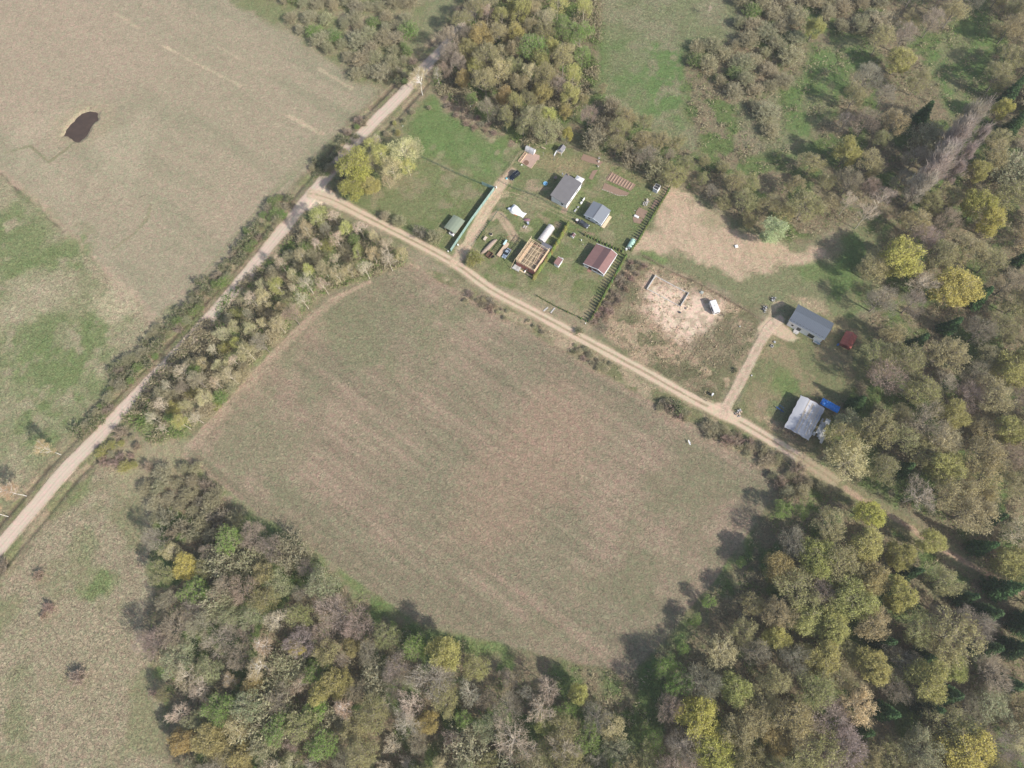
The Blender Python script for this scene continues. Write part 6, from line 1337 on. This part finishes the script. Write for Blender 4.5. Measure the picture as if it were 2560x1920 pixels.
# vegetable beds
def bed(label, pts, f, h=.16, rows=None):
    w = W(pts, f); c = np.mean(w, axis=0); r = root('vegetable_bed', label, 'garden bed', (float(c[0]), float(c[1])), 0)
    p = [(a-c[0], b-c[1]) for a, b in w]; MB().prism(p, -.05, .05).build('soil', SOIL, r)
    if rows:
        a, b, n = rows; a0, a1 = [np.array(q)-c for q in W(a, f)]; b0, b1 = [np.array(q)-c for q in W(b, f)]
        for k in range(n):
            t = (k+.5)/n; s_ = a0+(a1-a0)*t; e_ = b0+(b1-b0)*t; m = MB(); m.tube([(*s_, .0), (*(s_*.5+e_*.5), .03), (*e_, .0)], [.2, .27, .2], 6); m.build('ridge', mat('ridge_soil', (.36, .255, .19), .95, var=.3, scale=4), r)
    return r
bed('long vegetable bed of nine raised soil ridges', [(945, 660), (1400, 900), (1300, 1010), (840, 800)], K3, rows=([(945, 665), (1370, 880)], [(850, 805), (1290, 1000)], 9))
b2 = bed('curved soil bed edged with stones below the ridged bed', [(820, 865), (960, 920), (1150, 1000), (1280, 1050), (1230, 1100), (1060, 1100), (900, 1030), (775, 985)], K3)
mb = MB(); w = W([(775, 985), (900, 1030), (1060, 1100), (1230, 1100)], K3); c0 = b2.location
for a, b in zip(w[:-1], w[1:]):
    for k in range(9): t = k/9; x = a[0]+(b[0]-a[0])*t-c0[0]+rr.uniform(-.15, .15); y = a[1]+(b[1]-a[1])*t-c0[1]+rr.uniform(-.15, .15); mb.tube([(x-.15, y, .08), (x, y, .14), (x+.15, y, .08)], [.05, .14, .05], 6)
mb.build('edging_stones', mat('pale_stone', (.52, .47, .40), .9, var=.3), b2, True)
bed('narrow red-brown bed east of the white house', [(600, 640), (700, 620), (590, 810), (530, 780)], K3)
b3 = bed('red-brown flower bed with tubs at the grove fence', [(430, 330), (640, 400), (790, 480), (740, 540), (540, 490), (380, 430)], K3)
bed('narrow bed of dug soil along the reed field hedge', [(790, 830), (900, 850), (920, 900), (720, 1130), (640, 1120)], PG)
bed('square vegetable plot near the green tunnel', [(250, 1080), (555, 1220), (400, 1480), (120, 1360), (140, 1230)], PG)
bed('dug soil patch below the cold frame', [(20, 1420), (400, 1490), (280, 1655), (60, 1600)], PG)
for p, lab in ((K3(720, 415), 'white round tub on the flower bed at the grove fence'), (K3(710, 475), 'white square tub on the flower bed at the grove fence'), (K3(705, 565), 'cream pot below the flower bed')):
    r = root('plant_tub', lab, 'plant tub', p); MB().cyl(0, 0, 0, .55, .3, 12, .36).build('tub', WHITE if 'white' in lab else mat('cream', (.65, .62, .55)), r); MB().cyl(0, 0, .552, .58, .28, 10).build('soil', SOIL, r)
# utility posts by the driveway mouth
r = root('meter_cabinet', 'white electricity cabinet on a pole by the driveway mouth', 'cabinet', K6(1250, 1585), GA); MB().cyl(0, 0, 0, 3.0, .09, 8).build('pole', WOODG, r); o_ = np.array(K6(1250, 1585))
q = np.array(K6(1310, 1520))-o_; ca, sa = math.cos(-GA), math.sin(-GA); q = (q[0]*ca-q[1]*sa, q[0]*sa+q[1]*ca)
MB().box(q[0]-.5, q[1]-.25, .3, q[0]+.4, q[1]+.25, 1.3).build('cabinet', WHITE, r, bevel=.03)
MB().bar((q[0], q[1], 0), (q[0], q[1], .3), .3).build('plinth', CONC, r)
for i, (a, b) in enumerate([((1030, 0), (1050, -2)), ((1400, 0), (0, 0))][:0]): pass
r = root('white_hatch', 'white square hatch lying on the reed field', 'hatch', crop(1700, 0, 2.572)(362, 1585), .2); MB().box(-.55, -.5, 0, .55, .5, .35).build('hatch', WHITE, r, bevel=.03)
for i, pp_ in enumerate([((190, 1330), (120, 1390)), ((300, 1340), (235, 1420))]):
    a = np.array(K5(*pp_[0])); b = np.array(K5(*pp_[1])); r = root('concrete_slab', ['concrete strip outside the front hedge, nearer the half-built house', 'concrete strip outside the front hedge, nearer the hedge corner'][i], 'slab', tuple(a), 0, 'concrete strips outside the hedge'); MB().bar((0, 0, .06), (*(b-a), .06), .45, .12).build('slab', CONC, r)
# stork in the field
sx, sy = Q5(58, 1203); r = root('white_stork', 'white bird with spread wings on the open field', 'bird', (sx, sy), .3)
mb = MB(); mb.tube([(-.35, 0, .62), (-.1, 0, .66), (.2, 0, .70), (.35, 0, .85), (.45, 0, 1.0), (.52, 0, 1.02)], [.04, .16, .14, .06, .05, .02], 8)
mb.add([(.15, .1, .75), (.1, .9, .85), (-.15, .85, .85), (-.25, .08, .72)], [(0, 1, 2, 3)]); mb.add([(.15, -.1, .75), (.1, -.9, .85), (-.15, -.85, .85), (-.25, -.08, .72)], [(3, 2, 1, 0)]); mb.build('body', WHITE, r)
MB().bar((0, .06, 0), (0, .06, .6), .03).bar((0, -.06, 0), (0, -.06, .6), .03).build('legs', mat('red_leg', (.5, .1, .05)), r)

# ------------------------------------------------------------------ ground vegetation nobody could count
def scatter(name, label, polys, n, quads, size, height, color, seed, upright=.5, spread=.5, cut=.45):
    r = np.random.default_rng(seed); P = []
    for pl in polys:
        w = np.array(W(pl)); lo = np.maximum(w.min(0), [-240, -55]); hi = np.minimum(w.max(0), [215, 275]); m = int(n)
        q = lo+(hi-lo)*r.random((m, 2)); ins = sdist(q[:, 0], q[:, 1], [tuple(a) for a in w]) > 0.5; q = q[ins]; P.append(q)
    P = np.concatenate(P); N = len(P)
    P = P[fbm(P[:, 0], P[:, 1], 7, seed+3) > cut]; N = len(P); c = np.repeat(np.c_[P, np.zeros(N)], quads, 0); k = len(c)
    off = r.normal(size=(k, 3))*[spread, spread, 0]; off[:, 2] = r.random(k)*height; d = unit(r.normal(size=(k, 3))*[1, 1, .4]+[0, 0, upright]); sd_ = unit(np.cross(d, r.normal(size=(k, 3))))
    L = (size*(.5+r.random(k)))[:, None]; wd = L*.28
    me = arr_mesh(name, [(*quads_mesh(c+off, d*L*.5, sd_*wd*.5), 0)], [crown_mat(name+'_leaves', .25, .6, 1.4, False, color)])
    o = bpy.data.objects.new(name, me); COL.objects.link(o); return tag(o, label, kind='stuff')
scatter('undergrowth', 'olive brown undergrowth on the forest floor', FL, 14000, 16, .55, 1.3, (.36, .315, .20), 41, .6, .7)
scatter('undergrowth', 'fresh green undergrowth on the forest floor', FL, 9000, 14, .45, .8, (.19, .27, .08), 43, .5, .7)
#scatter('dry_reeds', 'dry tan reeds on the field beside the hedge', [RF], 9000, 9, .8, .3, (.74, .60, .47), 45, 1.1, .4, 0.30)
scatter('rough_grass', 'rough dry grass on the sandy lot and verges', [VL, VG], 1300, 6, .45, .2, (.50, .42, .28), 47, .9, .35)
#scatter('rough_grass', 'tussocky dry grass on the south-west meadow', [SW], 5000, 6, .45, .15, (.56, .49, .36), 49, .9, .4)
add_haze(0.00018)
#END
